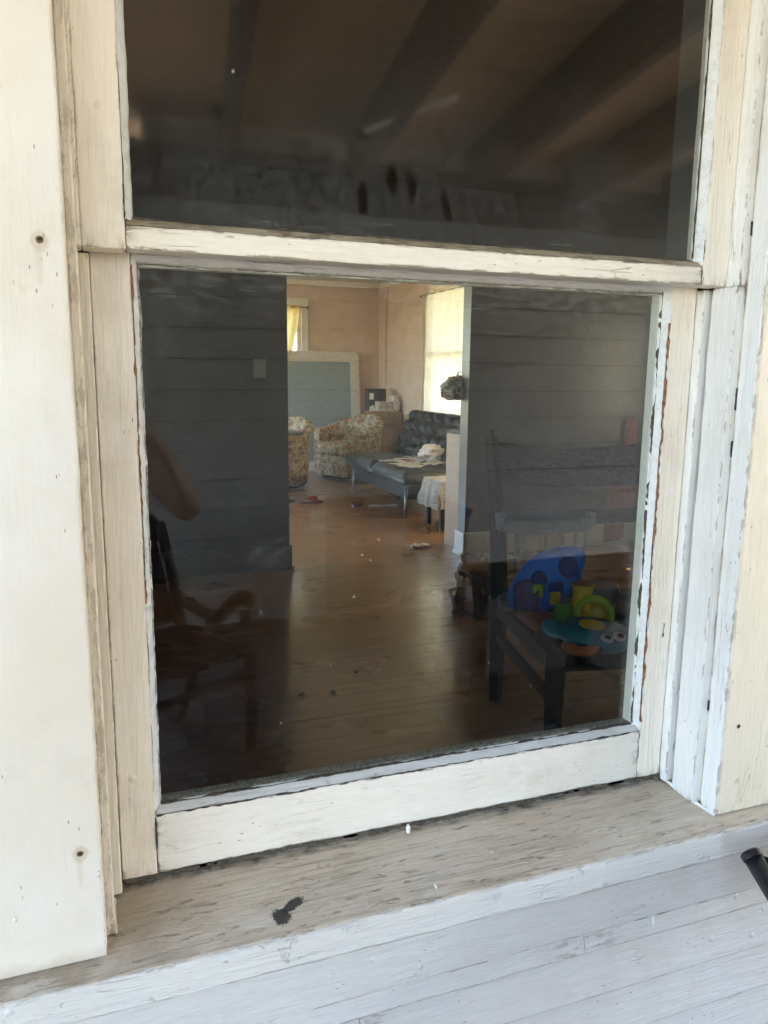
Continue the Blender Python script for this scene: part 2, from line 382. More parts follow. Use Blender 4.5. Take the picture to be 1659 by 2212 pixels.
def mk_lace():
    k = NT('white_crochet')
    v = k.vor(k.map((1, 1, 1)), 60, 'DISTANCE_TO_EDGE')
    d = k.bsdf((.72, .68, .60), .85, k.bump(v, .6, .003), .1)
    t = k.add('ShaderNodeBsdfTransparent')
    return k.end(k.mixsh(k.ramp(v, .16, .24, 0, .55), d, t.outputs[0]))
M_lace = mk_lace()
def mk_ground(name, c1, c2, sc):
    k = NT(name); n = k.noise(k.co, sc, 8, .7)
    return k.end(k.bsdf(k.mix(k.ramp(n, .3, .7), c1, c2), .95, k.bump(n, .5, .05), .1))
M_lawn = mk_ground('dry_lawn', (.15, .125, .06), (.26, .21, .13), 3)
M_walk = mk_ground('pale_concrete', (.36, .325, .285), (.43, .39, .345), 6)

# ------------------------------------------------------------------ helpers
def thing(name, label, cat, loc=(0, 0, 0), rz=0, group=None, rot=None):
    o = bpy.data.objects.new(name, None); COL.objects.link(o)
    o.location = loc; o.rotation_euler = rot or (0, 0, rz); o.empty_display_size = .05
    o['label'] = label; o['category'] = cat
    if group: o['group'] = group
    o['_w'] = 1
    return o
def tag(o, label, cat, group=None):
    o['label'] = label; o['category'] = cat
    if group: o['group'] = group
    return o
def mesh_of(name, bm, mat, smooth=False):
    bmesh.ops.recalc_face_normals(bm, faces=bm.faces)
    me = bpy.data.meshes.new(name); bm.to_mesh(me); bm.free()
    for p in me.polygons: p.use_smooth = smooth
    mats = mat if isinstance(mat, (list, tuple)) else [mat]
    for m in mats: me.materials.append(m)
    return me
def put(name, bm, mat, parent=None, smooth=False, world=False, label=None):
    """link a bmesh as one object; world=True: the vertices are in world space and are moved into the parent's frame"""
    if world and parent is not None:
        r = parent
        mw = Matrix.LocRotScale(r.location, r.rotation_euler, None)
        p = r.parent
        while p: mw = Matrix.LocRotScale(p.location, p.rotation_euler, None) @ mw; p = p.parent
        bm.transform(mw.inverted())
    o = bpy.data.objects.new(name, mesh_of(name, bm, mat, smooth)); COL.objects.link(o)
    if parent is not None: o.parent = parent
    if label: o['label'] = label
    return o
def struct(o): o['kind'] = 'structure'; return o

def box(x0, x1, y0, y1, z0, z1, bev=0, seg=2, bm=None):
    b = bmesh.new()
    bmesh.ops.create_cube(b, size=1)
    for v in b.verts:
        v.co = Vector(((x0 + x1) / 2 + v.co.x * (x1 - x0), (y0 + y1) / 2 + v.co.y * (y1 - y0), (z0 + z1) / 2 + v.co.z * (z1 - z0)))
    if bev: bmesh.ops.bevel(b, geom=b.edges[:], offset=bev, segments=seg, affect='EDGES', profile=.5)
    return join(bm, b) if bm is not None else b
def join(a, b, mi=None):
    me = bpy.data.meshes.new('t'); b.to_mesh(me); b.free()
    n = len(a.faces)
    a.from_mesh(me); bpy.data.meshes.remove(me)
    if mi is not None:
        a.faces.ensure_lookup_table()
        for f in a.faces[n:]: f.material_index = mi
    return a
def plank(x0, x1, y0, y1, z0, z1, axis, seed=0, amp=.0005, bev=.0015, step=.02):
    b = box(x0, x1, y0, y1, z0, z1, bev)
    i = 'xyz'.index(axis); lo, hi = (x0, y0, z0)[i], (x1, y1, z1)[i]
    n = max(2, int((hi - lo) / step))
    nrm = Vector([1 if j == i else 0 for j in range(3)])
    for q in range(1, n):
        c = nrm * (lo + (hi - lo) * q / n)
        bmesh.ops.bisect_plane(b, geom=b.verts[:] + b.edges[:] + b.faces[:], plane_co=c, plane_no=nrm)
    for j in range(3):
        if j == i: continue
        l2, h2 = ((x0, x1), (y0, y1), (z0, z1))[j]
        if h2 - l2 > .014:
            n2 = Vector([1 if q == j else 0 for q in range(3)])
            for c in (l2 + .0045, h2 - .0045):
                bmesh.ops.bisect_plane(b, geom=b.verts[:] + b.edges[:] + b.faces[:], plane_co=n2 * c, plane_no=n2)
    for v in b.verts:
        v.co += noise.noise_vector(v.co * 38 + Vector((seed * 3.1, seed, 7))) * amp + noise.noise_vector(v.co * 6 + Vector((seed, 4, seed))) * amp * .8
    return b
def sweep(prof, p0, p1, U, V, n=60, amp=.0008, seed=0, freq=70, gap=None):
    """2D profile swept along p0-p1 with a ragged edge"""
    p0, p1, U, V = Vector(p0), Vector(p1), Vector(U), Vector(V)
    b = bmesh.new(); rings = []
    for i in range(n + 1):
        c = p0.lerp(p1, i / n); ring = []
        fac = 1
        if gap is not None:
            q = noise.noise(c * 26 + Vector((seed * 1.7, 3, seed))) + .5 * noise.noise(c * 90 + Vector((seed, 0, 5)))
            fac = max(0, min(1, (q - gap) * 2.2 + .5))
        for j, (a, d) in enumerate(prof):
            k = noise.noise(c * freq + Vector((seed, j * 5.3, 0))) * amp + noise.noise(c * freq * .25 + Vector((0, seed, j * 2.7))) * amp * 1.3
            k2 = noise.noise(c * freq + Vector((seed + 9, 0, j * 3.3))) * amp * .6
            a0_, d0_ = prof[0]
            ring.append(b.verts.new(c + U * (a0_ + (a + k - a0_) * fac) + V * (d + k2 * fac)) if gap is None else b.verts.new(c + U * (a0_ + (a + k - a0_) * fac) + V * (d0_ + (d + k2 - d0_) * (fac if d < d0_ else 1))))
        rings.append(ring)
    m = len(prof)
    for i in range(n):
        for j in range(m):
            b.faces.new((rings[i][j], rings[i][(j + 1) % m], rings[i + 1][(j + 1) % m], rings[i + 1][j]))
    b.faces.new(rings[0][::-1]); b.faces.new(rings[-1])
    return b
def tube(pts, rad, seg=10, bm=None, flatten=None, cap=True):
    b = bmesh.new(); pts = [Vector(p) for p in pts]; rings = []
    rr = rad if isinstance(rad, (list, tuple)) else [rad] * len(pts)
    up = None
    for i, p in enumerate(pts):
        d = (pts[min(i + 1, len(pts) - 1)] - pts[max(i - 1, 0)]).normalized()
        if up is None: up = Vector((0, 0, 1)) if abs(d.z) < .9 else Vector((0, 1, 0))
        x = d.cross(up).normalized(); y = x.cross(d).normalized(); up = y
        if flatten: fx, fy = flatten
        else: fx = fy = 1
        rings.append([b.verts.new(p + x * math.cos(t) * rr[i] * fx + y * math.sin(t) * rr[i] * fy) for t in [2 * math.pi * q / seg for q in range(seg)]])
    for i in range(len(rings) - 1):
        for q in range(seg): b.faces.new((rings[i][q], rings[i][(q + 1) % seg], rings[i + 1][(q + 1) % seg], rings[i + 1][q]))
    if cap: b.faces.new(rings[0][::-1]); b.faces.new(rings[-1])
    return join(bm, b) if bm is not None else b
def lathe(prof, seg=28, c=(0, 0, 0), close=False):
    b = bmesh.new(); rings = []
    for r, z in prof:
        rings.append([b.verts.new((c[0] + max(r, 1e-4) * math.cos(2 * math.pi * q / seg), c[1] + max(r, 1e-4) * math.sin(2 * math.pi * q / seg), c[2] + z)) for q in range(seg)])
    for i in range(len(rings) - 1):
        for q in range(seg): b.faces.new((rings[i][q], rings[i][(q + 1) % seg], rings[i + 1][(q + 1) % seg], rings[i + 1][q]))
    return b
def sheet(fn, nu, nv, thick=0):
    b = bmesh.new()
    g = [[b.verts.new(fn(i / nu, j / nv)) for j in range(nv + 1)] for i in range(nu + 1)]
    for i in range(nu):
        for j in range(nv): b.faces.new((g[i][j], g[i + 1][j], g[i + 1][j + 1], g[i][j + 1]))
    if thick: bmesh.ops.solidify(b, geom=b.faces[:], thickness=thick)
    return b
def prism(poly, d, plane='xz', at=0):
    """polygon extruded by d; plane xz: poly=(x,z), extruded along +y from y=at"""
    b = bmesh.new()
    f = {'xz': lambda p, t: (p[0], at + t, p[1]), 'xy': lambda p, t: (p[0], p[1], at + t), 'yz': lambda p, t: (at + t, p[0], p[1])}[plane]
    A = [b.verts.new(f(p, 0)) for p in poly]; B = [b.verts.new(f(p, d)) for p in poly]
    b.faces.new(A[::-1]); b.faces.new(B)
    for i in range(len(poly)): b.faces.new((A[i], A[(i + 1) % len(A)], B[(i + 1) % len(A)], B[i]))
    return b
def ball(c, r, seg=20, sq=None):
    b = bmesh.new(); bmesh.ops.create_uvsphere(b, u_segments=seg, v_segments=max(8, seg // 2), radius=1)
    r = r if isinstance(r, (tuple, list)) else (r, r, r)
    for v in b.verts: v.co = Vector((c[0] + v.co.x * r[0], c[1] + v.co.y * r[1], c[2] + v.co.z * r[2]))
    return b

def crumple(c, r, seed, n=3, amp=.45):
    b = bmesh.new(); bmesh.ops.create_icosphere(b, subdivisions=n, radius=1)
    for v in b.verts:
        k = 1 + amp * noise.noise(v.co * 2.2 + Vector((seed, 0, 0))) + amp * .6 * noise.noise(v.co * 5 + Vector((0, seed, 0)))
        v.co = Vector((c[0] + v.co.x * r[0] * k, c[1] + v.co.y * r[1] * k, c[2] + max(-.7, v.co.z) * r[2] * k))
    return b

FZ = -.65      # floor level
PZ = -.66      # porch floor level
CZ = 1.82      # interior ceiling
FY = 9.2       # far wall of the living room
RX = 3.61      # right wall of the living room

# ------------------------------------------------------------------ the setting: ground, floors, ceilings
struct(put('ground', sheet(lambda u, v: Vector(((u - .5) * 1600, (v - .5) * 1600, -1.2)), 8, 8), M_lawn))
struct(put('concrete_path', sheet(lambda u, v: Vector((-9 + u * 22, -12 + v * 8.6, -1.19)), 4, 4), M_walk))
sub = struct(put('floor', box(-2.2, 4.3, .1, FY, -.80, FZ - .021), M_dark))
# strip floor: every strip a board of its own
yb = .12; fl_meshes = {}
row = 0
while yb < FY - .1:
    w = .0565 if yb < 6 else .0565 * (1 if yb < 7 else 3)
    if yb < .8: w = .17
    cuts = [-2.2, random.uniform(.2, 2.6), RX if yb > 4 else 4.3]
    if yb > 7 or yb < .8: cuts = [cuts[0], cuts[2]]
    for a, c in zip(cuts[:-1], cuts[1:]):
        b = box(a + .0006, c - .0006, yb + .0007, yb + w - .0007, FZ - .02, FZ + random.uniform(-.0006, .0006))
        put('floor_board', b, M_floor, sub)
    yb += w; row += 1
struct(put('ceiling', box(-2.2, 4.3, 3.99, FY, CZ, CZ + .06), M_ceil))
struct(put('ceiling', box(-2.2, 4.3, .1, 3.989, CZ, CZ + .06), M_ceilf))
struct(put('unseen_house_roof', box(-2.4, 3.80, -.05, FY + .16, 2.05, 2.2), M_roof))
struct(put('unseen_house_roof', box(3.801, 5.9, 5.45, 8.2, 1.86, 1.95), M_roof))  # unseen eave added to keep sun off the tall curtain's window
# porch floor boards run out from the wall
pf = struct(put('porch_floor', box(-2.4, 4.7, -3.2, -.08, -.9, PZ - .026), M_dark))
x = -2.4
while x < 4.66:
    put('floor_board', box(x + .0015, x + .0885, -3.2, -.082, PZ - .025, PZ + random.uniform(-.001, .001), .002, 1), M_porchfl, pf)
    x += .09

# ------------------------------------------------------------------ house front wall with lap siding
hw = thing('house_wall', 'white painted lap siding wall of the house under the window sill', 'wall', (0, 0, FZ))
bk = bmesh.new()
for (a, c, e, f) in ((-2.4, -.022, -.8, 2.05), (.822, 1.48, -.8, 2.05), (2.18, 4.4, -.8, 2.05), (1.48, 2.18, -.8, .0), (1.48, 2.18, 1.1, 2.05), (-.022, .822, -.8, -.07), (-.022, .822, 1.52, 2.05)):
    box(a, c, -.055, .10, e, f, 0, 2, bk)
put('wall_core', bk, M_partL, hw, world=True)
def lap(x0, x1, zb, h, y, seed, mat, parent, out=-1, t=.026, name='siding_board', amp=.0006, step=.05):
    """one bevelled clapboard: thick at its lower edge"""
    prof = [(0, 0), (0, t), (h * .93, .006), (h + .012, .004), (h + .012, 0)]
    n = max(2, int((x1 - x0) / step))
    b = sweep([(d, a) for a, d in prof], (x0, y, zb), (x1, y, zb), (0, out, 0), (0, 0, 1), n, amp, seed, 14)
    bmesh.ops.recalc_face_normals(b, faces=b.faces)
    zl = [e for e in b.edges if abs((e.verts[0].co - e.verts[1].co).normalized().x) > .9 and max(abs(v.co.z - zb) for v in e.verts) < .006 and out * (e.verts[0].co.y - y) > t * .6]
    bmesh.ops.bevel(b, geom=zl, offset=.0042, segments=3, affect='EDGES', profile=.5)
    b.normal_update()
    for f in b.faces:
        if f.normal.z < -.45: f.material_index = 1  # down-facing faces take the dark lap shadow tone
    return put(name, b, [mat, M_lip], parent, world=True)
z = -.128 - .077 * 6.9
i = 0
zz = -.205 - .0775 * 6
while zz < 1.9:
    segs = [(-2.4, 4.4)] if zz < -.14 else [(-2.4, -.138), (.938, 4.4)]
    if zz < -.14:
        s = .2 + random.random() * 1.9
        segs = [(-2.4, -1.0), (-.998, s if i % 3 else .62), ((s if i % 3 else .62) + .0012, 4.4)]
    if -.14 < zz < -.05: segs = [(-2.4, -.138), (.9215, 4.4)]
    if -.14 < zz < 1.1: segs = [g for a, c in segs for g in (((a, 1.44), (2.22, c)) if c > 2 else ((a, c),))]
    for a, c in segs: lap(a, c, zz, .0775, -.058, i * 3.7 + a, M_siding, hw)
    zz += .0775; i += 1
# ------------------------------------------------------------------ window frame
fr = thing('window_frame', 'cream painted wooden window casing with worn grey sill around both sashes', 'window frame', (.4, -.1, -.02))
def P(name, bm, mat, smooth=False, label=None): return put(name, bm, mat, fr, smooth, True, label)
P('casing_board', plank(-.135, -.0185, -.10, -.0565, -.0172, 1.52, 'z', 1, .0005, .0022), M_case, label='wide cream board left of the glass')
P('casing_board', plank(.823, .935, -.10, -.0565, -.0162, 1.52, 'z', 2, .0006, .0022), M_case2, label='cream brushed board right of the glass')
P('head_casing', plank(-.135, .935, -.10, -.0565, 1.521, 1.63, 'x', 3), M_case)
# left: blind stop, parting bead; right: jamb steps
P('blind_stop', plank(-.0188, -.0098, -.072, -.02, -.0135, 1.52, 'z', 4, .0006), M_stop)
P('jamb', plank(-.030, -.0155, -.0555, .10, -.03, 1.52, 'z', 5, .0003), M_stop)
P('parting_bead', plank(-.0155, .0001, -.016, -.0006, -.004, .7355, 'z', 6, .0004), M_stop)
P('blind_stop', plank(.8195, .8235, -.0985, -.0695, -.0158, 1.52, 'z', 7, .0006, .001), M_jamb)
P('jamb', plank(.823, .838, -.0555, .10, -.03, 1.52, 'z', 8, .0003), M_stop)
P('jamb_liner', plank(.8065, .8232, -.066, -.0215, -.0125, .7355, 'z', 9, .0005), M_jamb)
P('parting_bead', plank(.8005, .8228, -.0135, .003, -.003, .7355, 'z', 10, .0006), M_jamb)
P('jamb_liner', plank(.8092, .8232, -.066, -.0205, .7362, 1.52, 'z', 11, .0003), M_jamb)
P('jamb_liner', plank(-.0157, -.0058, -.050, -.0105, .7375, 1.49, 'z', 15, .0003), M_stop)
for (e, f) in ((.572, .602), (.508, .53), (.135, .150), (.80, .818)):
    P('flaked_gap', sweep([(0, 0), (.0007, 0), (.0007, .0035), (0, .0035)], (.8194, -.0702, e), (.8192, -.0702, f), (1, 0, 0), (0, 1, 0), 20, .0005, e * 90, 200), M_dark)
P('jamb_head', plank(-.0155, .823, -.0555, .10, 1.49, 1.52, 'x', 12), M_jamb)
# sloping sill
b = plank(-.30, 1.10, -.13, .07, -.043, 0, 'x', 13, .0011, .004, .015)
for v in b.verts:
    v.co.z += v.co.y * .17 if v.co.y < .0 else 0
    if v.co.z > -.03 and -.1 < v.co.y < -.0: v.co.z += noise.noise(v.co * Vector((9, 60, 1))) * .0009
P('sill', b, M_sill, label='weathered grey sill with a black smudge')
P('apron', plank(-.14, .9195, -.098, -.0725, -.158, -.0645, 'x', 14, .0007, .002), M_siding)
# grime in the angle between sash and sill, and a ridge of old caulk at the right casing
P('grime_shade_line', sweep([(0, 0), (-.004, -.0006), (-.0015, .003), (0, .004)], (.0, -.0005, -.0003), (.8, -.0005, -.0003), (0, 1, 0), (0, 0, 1), 260, .0013, 4, 100, -.02), M_grime_shade)
P('grime_shade_line', sweep([(0, 0), (-.0025, 0), (-.0025, -.0016), (0, -.0022)], (-.139, -.0978, -.0648), (.919, -.0978, -.0648), (0, 1, 0), (0, 0, 1), 260, .0009, 14, 60, -.15), M_grime_shade)  # dark strip painting the contact shade under the sill
P('grime_shade_line', sweep([(0, 0), (-.0025, 0), (-.0025, -.0009), (0, -.0012)], (-.139, -.0945, -.1575), (.919, -.0945, -.1575), (0, 1, 0), (0, 0, 1), 260, .0006, 15, 60, -.1), M_lip)  # thin darker strip for the contact shade below the apron
P('caulk_ridge', sweep([(0, -.002), (-.0035, -.001), (-.001, .0022), (0, .002)], (.803, -.004, -.0025), (.8215, -.098, -.0185), (1, 0, 0), (0, 0, 1), 40, .0018, 8, 90), M_caulk)
P('caulk_ridge', sweep([(0, -.002), (.002, -.001), (.0005, .0016), (0, .002)], (-.0095, -.02, -.005), (-.0095, -.072, -.0140), (1, 0, 0), (0, 0, 1), 30, .001, 9, 90), M_case)
P('caulk_lump', crumple((.370, -.014, .0035), (.0032, .0034, .0075), 4, 2, .5), M_caulk, True)
P('caulk_lump', crumple((.370, -.1084, -.0175), (.0012, .0038, .0022), 6, 2, .5), M_caulk, True)
P('caulk_ridge', tube([(.7405, -.0792, -.170), (.742, -.0796, -.1856), (.739, -.0785, -.203)], [.0012, .002, .0012], 8), M_caulk, True)
for (sx, sz, sd) in ((-.0405, .733, 1), (-.0395, .112, 2), (.8475, .120, 3)):
    P('screw_cup', lathe([(.0011, 0), (.0024, .0004), (.0034, .0007), (.0042, .0002)], 14).__class__ and (lambda bb: (bb.transform(Matrix.Translation((sx, -.1002, sz)) @ Matrix.Rotation(R(90), 4, 'X')), bb)[1])(lathe([(.0001, .0002), (.0015, .0004), (.0024, .0009), (.0034, .0001)], 16)), M_rust, True)
    P('screw_hole', (lambda bb: (bb.transform(Matrix.Translation((sx + .0006, -.1015, sz + .0005)) @ Matrix.Rotation(R(90), 4, 'X')), bb)[1])(lathe([(.0001, .0003), (.0012, .0003), (.0015, -.0012)], 12)), M_hole)
# paint nibs on the left casing
for (sx, sz) in ((-.022, .083), (-.106, .05), (.828, .19)):
    P('paint_nib', crumple((sx, -.1000, sz), (.0020, .0010, .0019 + random.random() * .003), 5, 2, .6), M_case, True)


def cut_end(b): return b
lo = thing('lower_sash', 'lower window sash with cracked white putty around its single pane', 'window sash', (.4, .0175, 0))
def L(name, bm, mat, smooth=False, label=None): return put(name, bm, mat, lo, smooth, True, label)
L('stile', plank(.0005, .0420, .0, .035, .0015, .775, 'z', 21, .0005), M_stile)
L('stile', plank(.7580, .7998, .0, .035, .0015, .775, 'z', 22, .0006), M_stile, label='right stile with brown wood bared along its inner edge')
L('bottom_rail', plank(.0427, .7573, .0004, .0348, .0022, .0795, 'x', 23, .0008, .002), M_rail)
L('meeting_rail', plank(.0427, .7573, .0004, .0348, .7395, .775, 'x', 24, .0006), M_rail)
L('pane', box(.0415, .7585, .0155, .0185, .079, .7415), M_glo)
# inner sash moulding behind the glass
for (a, c, e, f) in ((.0422, .0505, .0815, .738), (.7495, .7578, .0815, .738)):
    L('glazing_bar_edge', plank(a, c, .0187, .0345, e, f, 'z', a * 50, .0003, .002), M_white)
L('glazing_bar_edge', plank(.0422, .7578, .0187, .0345, .0798, .0895, 'x', 27, .0004, .002), M_grey)
L('glazing_bar_edge', plank(.0422, .7578, .0187, .0345, .7285, .7392, 'x', 28, .0003, .002), M_white)
# putty: wedge from sash face to the glass
pr = [(0, -.0006), (0, .0135), (.0015, .0152), (.0082, .0152)]
L('putty', sweep(pr, (.0425, .001, .0865), (.0425, .001, .7375), (1, 0, 0), (0, 1, 0), 220, .0008, 31, 120), M_putty)
L('putty', sweep(pr, (.7575, .001, .0865), (.7575, .001, .7375), (-1, 0, 0), (0, 1, 0), 220, .0007, 32, 120), M_putty)
L('putty', sweep([(0, -.0004), (0, .0135), (.002, .0152), (.0085, .0152)], (.0435, .001, .0802), (.7565, .001, .0802), (0, 0, 1), (0, 1, 0), 150, .0006, 33, 60), M_putty)
L('putty', sweep(pr, (.0435, .001, .7388), (.7565, .001, .7388), (0, 0, -1), (0, 1, 0), 220, .0009, 34, 110), M_putty)
# flaking residue where putty meets glass and sash
rs = [(0, .0110), (.0017, .0120), (.0017, .0150), (0, .0152)]
L('putty_residue', sweep(rs, (.0492, .001, .090), (.0492, .001, .735), (1, 0, 0), (0, 1, 0), 200, .0012, 41, 120, -.1), M_grey)
L('putty_residue', sweep(rs, (.7512, .001, .090), (.7512, .001, .735), (-1, 0, 0), (0, 1, 0), 200, .0014, 42, 120, -.05), M_grime_shade)
L('putty_residue', sweep(rs, (.05, .001, .0875), (.75, .001, .0875), (0, 0, 1), (0, 1, 0), 200, .0009, 43, 120, -.2), M_grime_shade)
L('putty_residue', sweep(rs, (.05, .001, .7308), (.75, .001, .7308), (0, 0, -1), (0, 1, 0), 200, .0013, 44, 120, -.1), M_grey)
L('bared_wood', sweep([(-.0012, -.0002), (.0014, -.0009), (.0026, -.0003), (.0026, .002), (-.0012, .002)], (.7572, .0005, .095), (.7572, .0005, .69), (1, 0, 0), (0, 1, 0), 300, .0013, 45, 110, -.05), M_bare)
L('bared_wood', sweep([(-.0010, -.0002), (.0008, -.0007), (.0012, .002), (-.001, .002)], (.0424, .0006, .35), (.0424, .0006, .728), (-1, 0, 0), (0, 1, 0), 200, .0012, 46, 110, .02), M_bare)
L('putty_residue', sweep([(-.0012, -.0003), (.0009, -.0008), (.0014, .002), (-.001, .002)], (.044, .0006, .0796), (.757, .0006, .0796), (0, 0, -1), (0, 1, 0), 260, .0010, 47, 120, -.05), M_grime_shade)
up = thing('upper_sash', 'upper window sash with dusty pane and finger marks above the meeting rail', 'window sash', (.4, -.0275, .736))
def U(name, bm, mat, smooth=False, label=None): return put(name, bm, mat, up, smooth, True, label)
L('green_mark', sweep([(-.0006, 0), (.0008, -.0002), (.0008, .0006), (-.0006, .0006)], (.7862, -.0001, .228), (.7862, -.0001, .250), (1, 0, 0), (0, 1, 0), 40, .0011, 5, 400), M_hole)
for (nm_, p_, q_2) in (('j', (.0423, .0002, .004), (.0423, .0002, .078)), ('k', (.7577, .0002, .004), (.7577, .0002, .078))):
    L('joint_grime', sweep([(-.0005, .001), (.0005, .001), (.0007, -.0009), (-.0007, -.0009)], p_, q_2, (1, 0, 0), (0, 1, 0), 60, .0007, 71 + ord(nm_), 220, -.05), M_grime_shade)
for (p_, q_2) in (((.0369, -.0448, .739), (.0369, -.0448, .80)), ((.7664, -.0448, .739), (.7664, -.0448, .795))):
    U('joint_grime', sweep([(-.0004, .001), (.0004, .001), (.0005, -.0006), (-.0005, -.0006)], p_, q_2, (1, 0, 0), (0, 1, 0), 60, .0009, 80 + p_[0], 160, -.1), M_grime_shade)
U('stile', plank(-.0055, .0365, -.0450, -.0100, .7372, 1.47, 'z', 51, .0005), M_stile)
U('stile', plank(.7668, .8085, -.0450, -.0100, .7372, 1.47, 'z', 52, .0006), M_stile)
U('bottom_rail', plank(.0373, .7660, -.0446, -.0102, .7372, .7605, 'x', 53, .0009, .0018), M_rail2)
U('top_rail', plank(.0373, .7660, -.0446, -.0102, 1.42, 1.47, 'x', 54), M_rail2)
U('pane', box(.0360, .7675, -.0315, -.0285, .760, 1.421), M_gup)
U('putty', sweep(pr, (.0372, -.0440, .7675), (.0372, -.0440, 1.418), (1, 0, 0), (0, 1, 0), 170, .0009, 61, 60), M_putty)
U('putty', sweep(pr, (.7662, -.0440, .7675), (.7662, -.0440, 1.418), (-1, 0, 0), (0, 1, 0), 170, .0009, 62, 60), M_putty)
U('putty', sweep([(0, -.0004), (0, .0125), (.0085, .0125), (.0045, .006)], (.0380, -.0440, .7606), (.7655, -.0440, .7606), (0, 0, 1), (0, 1, 0), 170, .0008, 63, 60), M_weath)
U('glazing_bar_edge', plank(.0373, .766, -.0283, -.0105, .7608, .7685, 'x', 64, .0003, .002), M_stile)
U('putty_residue', sweep([(0, .010), (.0016, .010), (.0016, .0124), (0, .0124)], (.045, -.0440, .7688), (.758, -.0440, .7688), (0, 0, 1), (0, 1, 0), 220, .0007, 65, 120, 0), M_grime_shade)
U('putty_residue', sweep([(0, .0105), (.0016, .0105), (.0016, .0124), (0, .0124)], (.7585, -.0440, .772), (.7585, -.0440, 1.41), (-1, 0, 0), (0, 1, 0), 220, .0006, 66, 120, -.05), M_grime_shade)

# ------------------------------------------------------------------ interior partition with a wide doorway
pw = thing('interior_partition', 'grey interior partition with a wide opening into the living room', 'wall', (1.7, 3.99, FZ))
put('wall_panel', box(-2.2, 1.11, 3.93, 4.05, FZ, CZ), M_partL, pw, world=True)
put('wall_panel', box(2.376, 4.3, 3.93, 4.05, FZ, CZ), M_partL, pw, world=True)
put('header', box(1.11, 2.376, 3.931, 4.049, 1.42, CZ), M_partL, pw, world=True)
for (a, c, e, f) in ((-2.2, 1.125, 3.915, 3.93), (2.36, 4.3, 3.915, 3.93), (1.11, 1.125, 3.93, 4.065), (2.36, 2.376, 3.93, 4.065)):
    put('baseboard', box(a, c, e, f, FZ, FZ + .165, .003), M_white if a > 2 else M_basegrey, pw, world=True)
for (a, c, e, f) in ((1.125, 1.14, 3.9, 4.05), (2.34, 2.36, 3.9, 4.05)):
    put('shoe_moulding', box(a, c, e, f, FZ, FZ + .03, .006), M_white, pw, world=True)
sw = tag(put('light_switch', box(.894, .970, 3.921, 3.931, .585, .702, .004), M_white), 'pale light switch plate on the dark partition left of the opening', 'light switch')
put('toggle', box(.926, .938, 3.912, 3.9205, .630, .656, .002), M_white, sw)
# other walls of the house
lw = thing('living_room_far_wall', 'tan pink far wall of the living room behind the leaning board', 'wall', (1.5, FY, FZ))
def wall_with_holes(t, y0, y1, x0, x1, holes, mat, vert='y'):
    xs = sorted({x0, x1, *[h[0] for h in holes], *[h[1] for h in holes]})
    bb = bmesh.new()
    for a, c in zip(xs[:-1], xs[1:]):
        hs = [h for h in holes if h[0] <= a and h[1] >= c]
        zs = [FZ] + [q for h in hs for q in h[2:]] + [CZ + .2]
        for e, f in zip(zs[0::2], zs[1::2]):
            if vert == 'y': box(a, c, y0, y1, e, f, 0, 2, bb)
            else: box(y0, y1, a, c, e, f, 0, 2, bb)
    return put('wall_panel', bb, mat, t, world=True)
wall_with_holes(lw, FY, FY + .14, -2.2, 3.75, [(-2.0, .9, -.2, 1.6), (1.62, 2.50, .2, 1.49)], M_pink)
put('crown_moulding', box(-2.2, RX, FY - .035, FY, CZ - .07, CZ, .012), M_white, lw, world=True)
rw = thing('living_room_right_wall', 'tan pink right wall of the living room beside the tall curtain', 'wall', (RX, 6, FZ))
wall_with_holes(rw, RX, RX + .14, 4.05, FY, [(4.15, 5.3, -.2, 1.6), (5.75, 7.45, .16, 1.58)], M_pink, 'x')
put('corner_strip', box(RX - .03, RX - .001, FY - .26, FY - .002, FZ, CZ - .07), M_pink, rw, world=True)
put('crown_moulding', box(RX - .035, RX, 4.06, FY - .036, CZ - .07, CZ, .012), M_white, rw, world=True)
sw2 = thing('side_wall', 'left end wall of the house interior', 'wall', (-2.3, 4, FZ))
wall_with_holes(sw2, -2.34, -2.2, .1, FY, [(4.8, 8.6, -.1, 1.6)], M_pink, 'x')  # unseen opening added to let sky light into the living room
ew = thing('side_wall', 'right end wall of the front room behind the black chair', 'wall', (4.35, 2, FZ))
wall_with_holes(ew, 4.3, 4.44, .1, 4.05, [(2.75, 3.35, .3, 1.2)], M_partL, 'x')

def room_window(name, label, loc, w, h, axis):
    t = thing(name, label, 'window', loc, 0 if axis == 'y' else R(-90))
    c = .09
    bb = bmesh.new()
    for (a, b2, e, f) in ((-w / 2 - c, -w / 2, -c, h + c), (w / 2, w / 2 + c, -c, h + c), (-w / 2, w / 2, h, h + c), (-w / 2, w / 2, -c, 0)):
        box(a, b2, -.022, -.001, e, f, .004, 1, bb)
    put('casing', bb, M_white, t)
    bb = bmesh.new()
    for (a, b2, e, f) in ((-w / 2, -w / 2 + .045, 0, h), (w / 2 - .045, w / 2, 0, h), (-w / 2 + .045, w / 2 - .045, h - .045, h), (-w / 2 + .045, w / 2 - .045, 0, .06), (-w / 2 + .045, w / 2 - .045, h / 2 - .02, h / 2 + .02)):
        box(a, b2, .05, .085, e, f, .003, 1, bb)
    put('sash', bb, M_white, t)
    put('pane', box(-w / 2 + .04, w / 2 - .04, .065, .068, .05, h - .04), M_gin, t)
    return t
room_window('room_window', 'bright far wall window with swept yellow curtain above the leaning board', (2.06, FY, .2), .88, 1.29, 'y')
room_window('room_window', 'added far wall window hidden behind the left partition', (-.55, FY, -.2), 2.9, 1.8, 'y')  # out of view, added to light the living room
room_window('room_window', 'tall right wall window behind the cream curtain', (RX, 6.6, .16), 1.7, 1.42, 'x')
room_window('room_window', 'added unseen right wall window near the partition', (RX, 4.725, -.2), 1.15, 1.8, 'x')  # unseen window put in as a light source for the living room

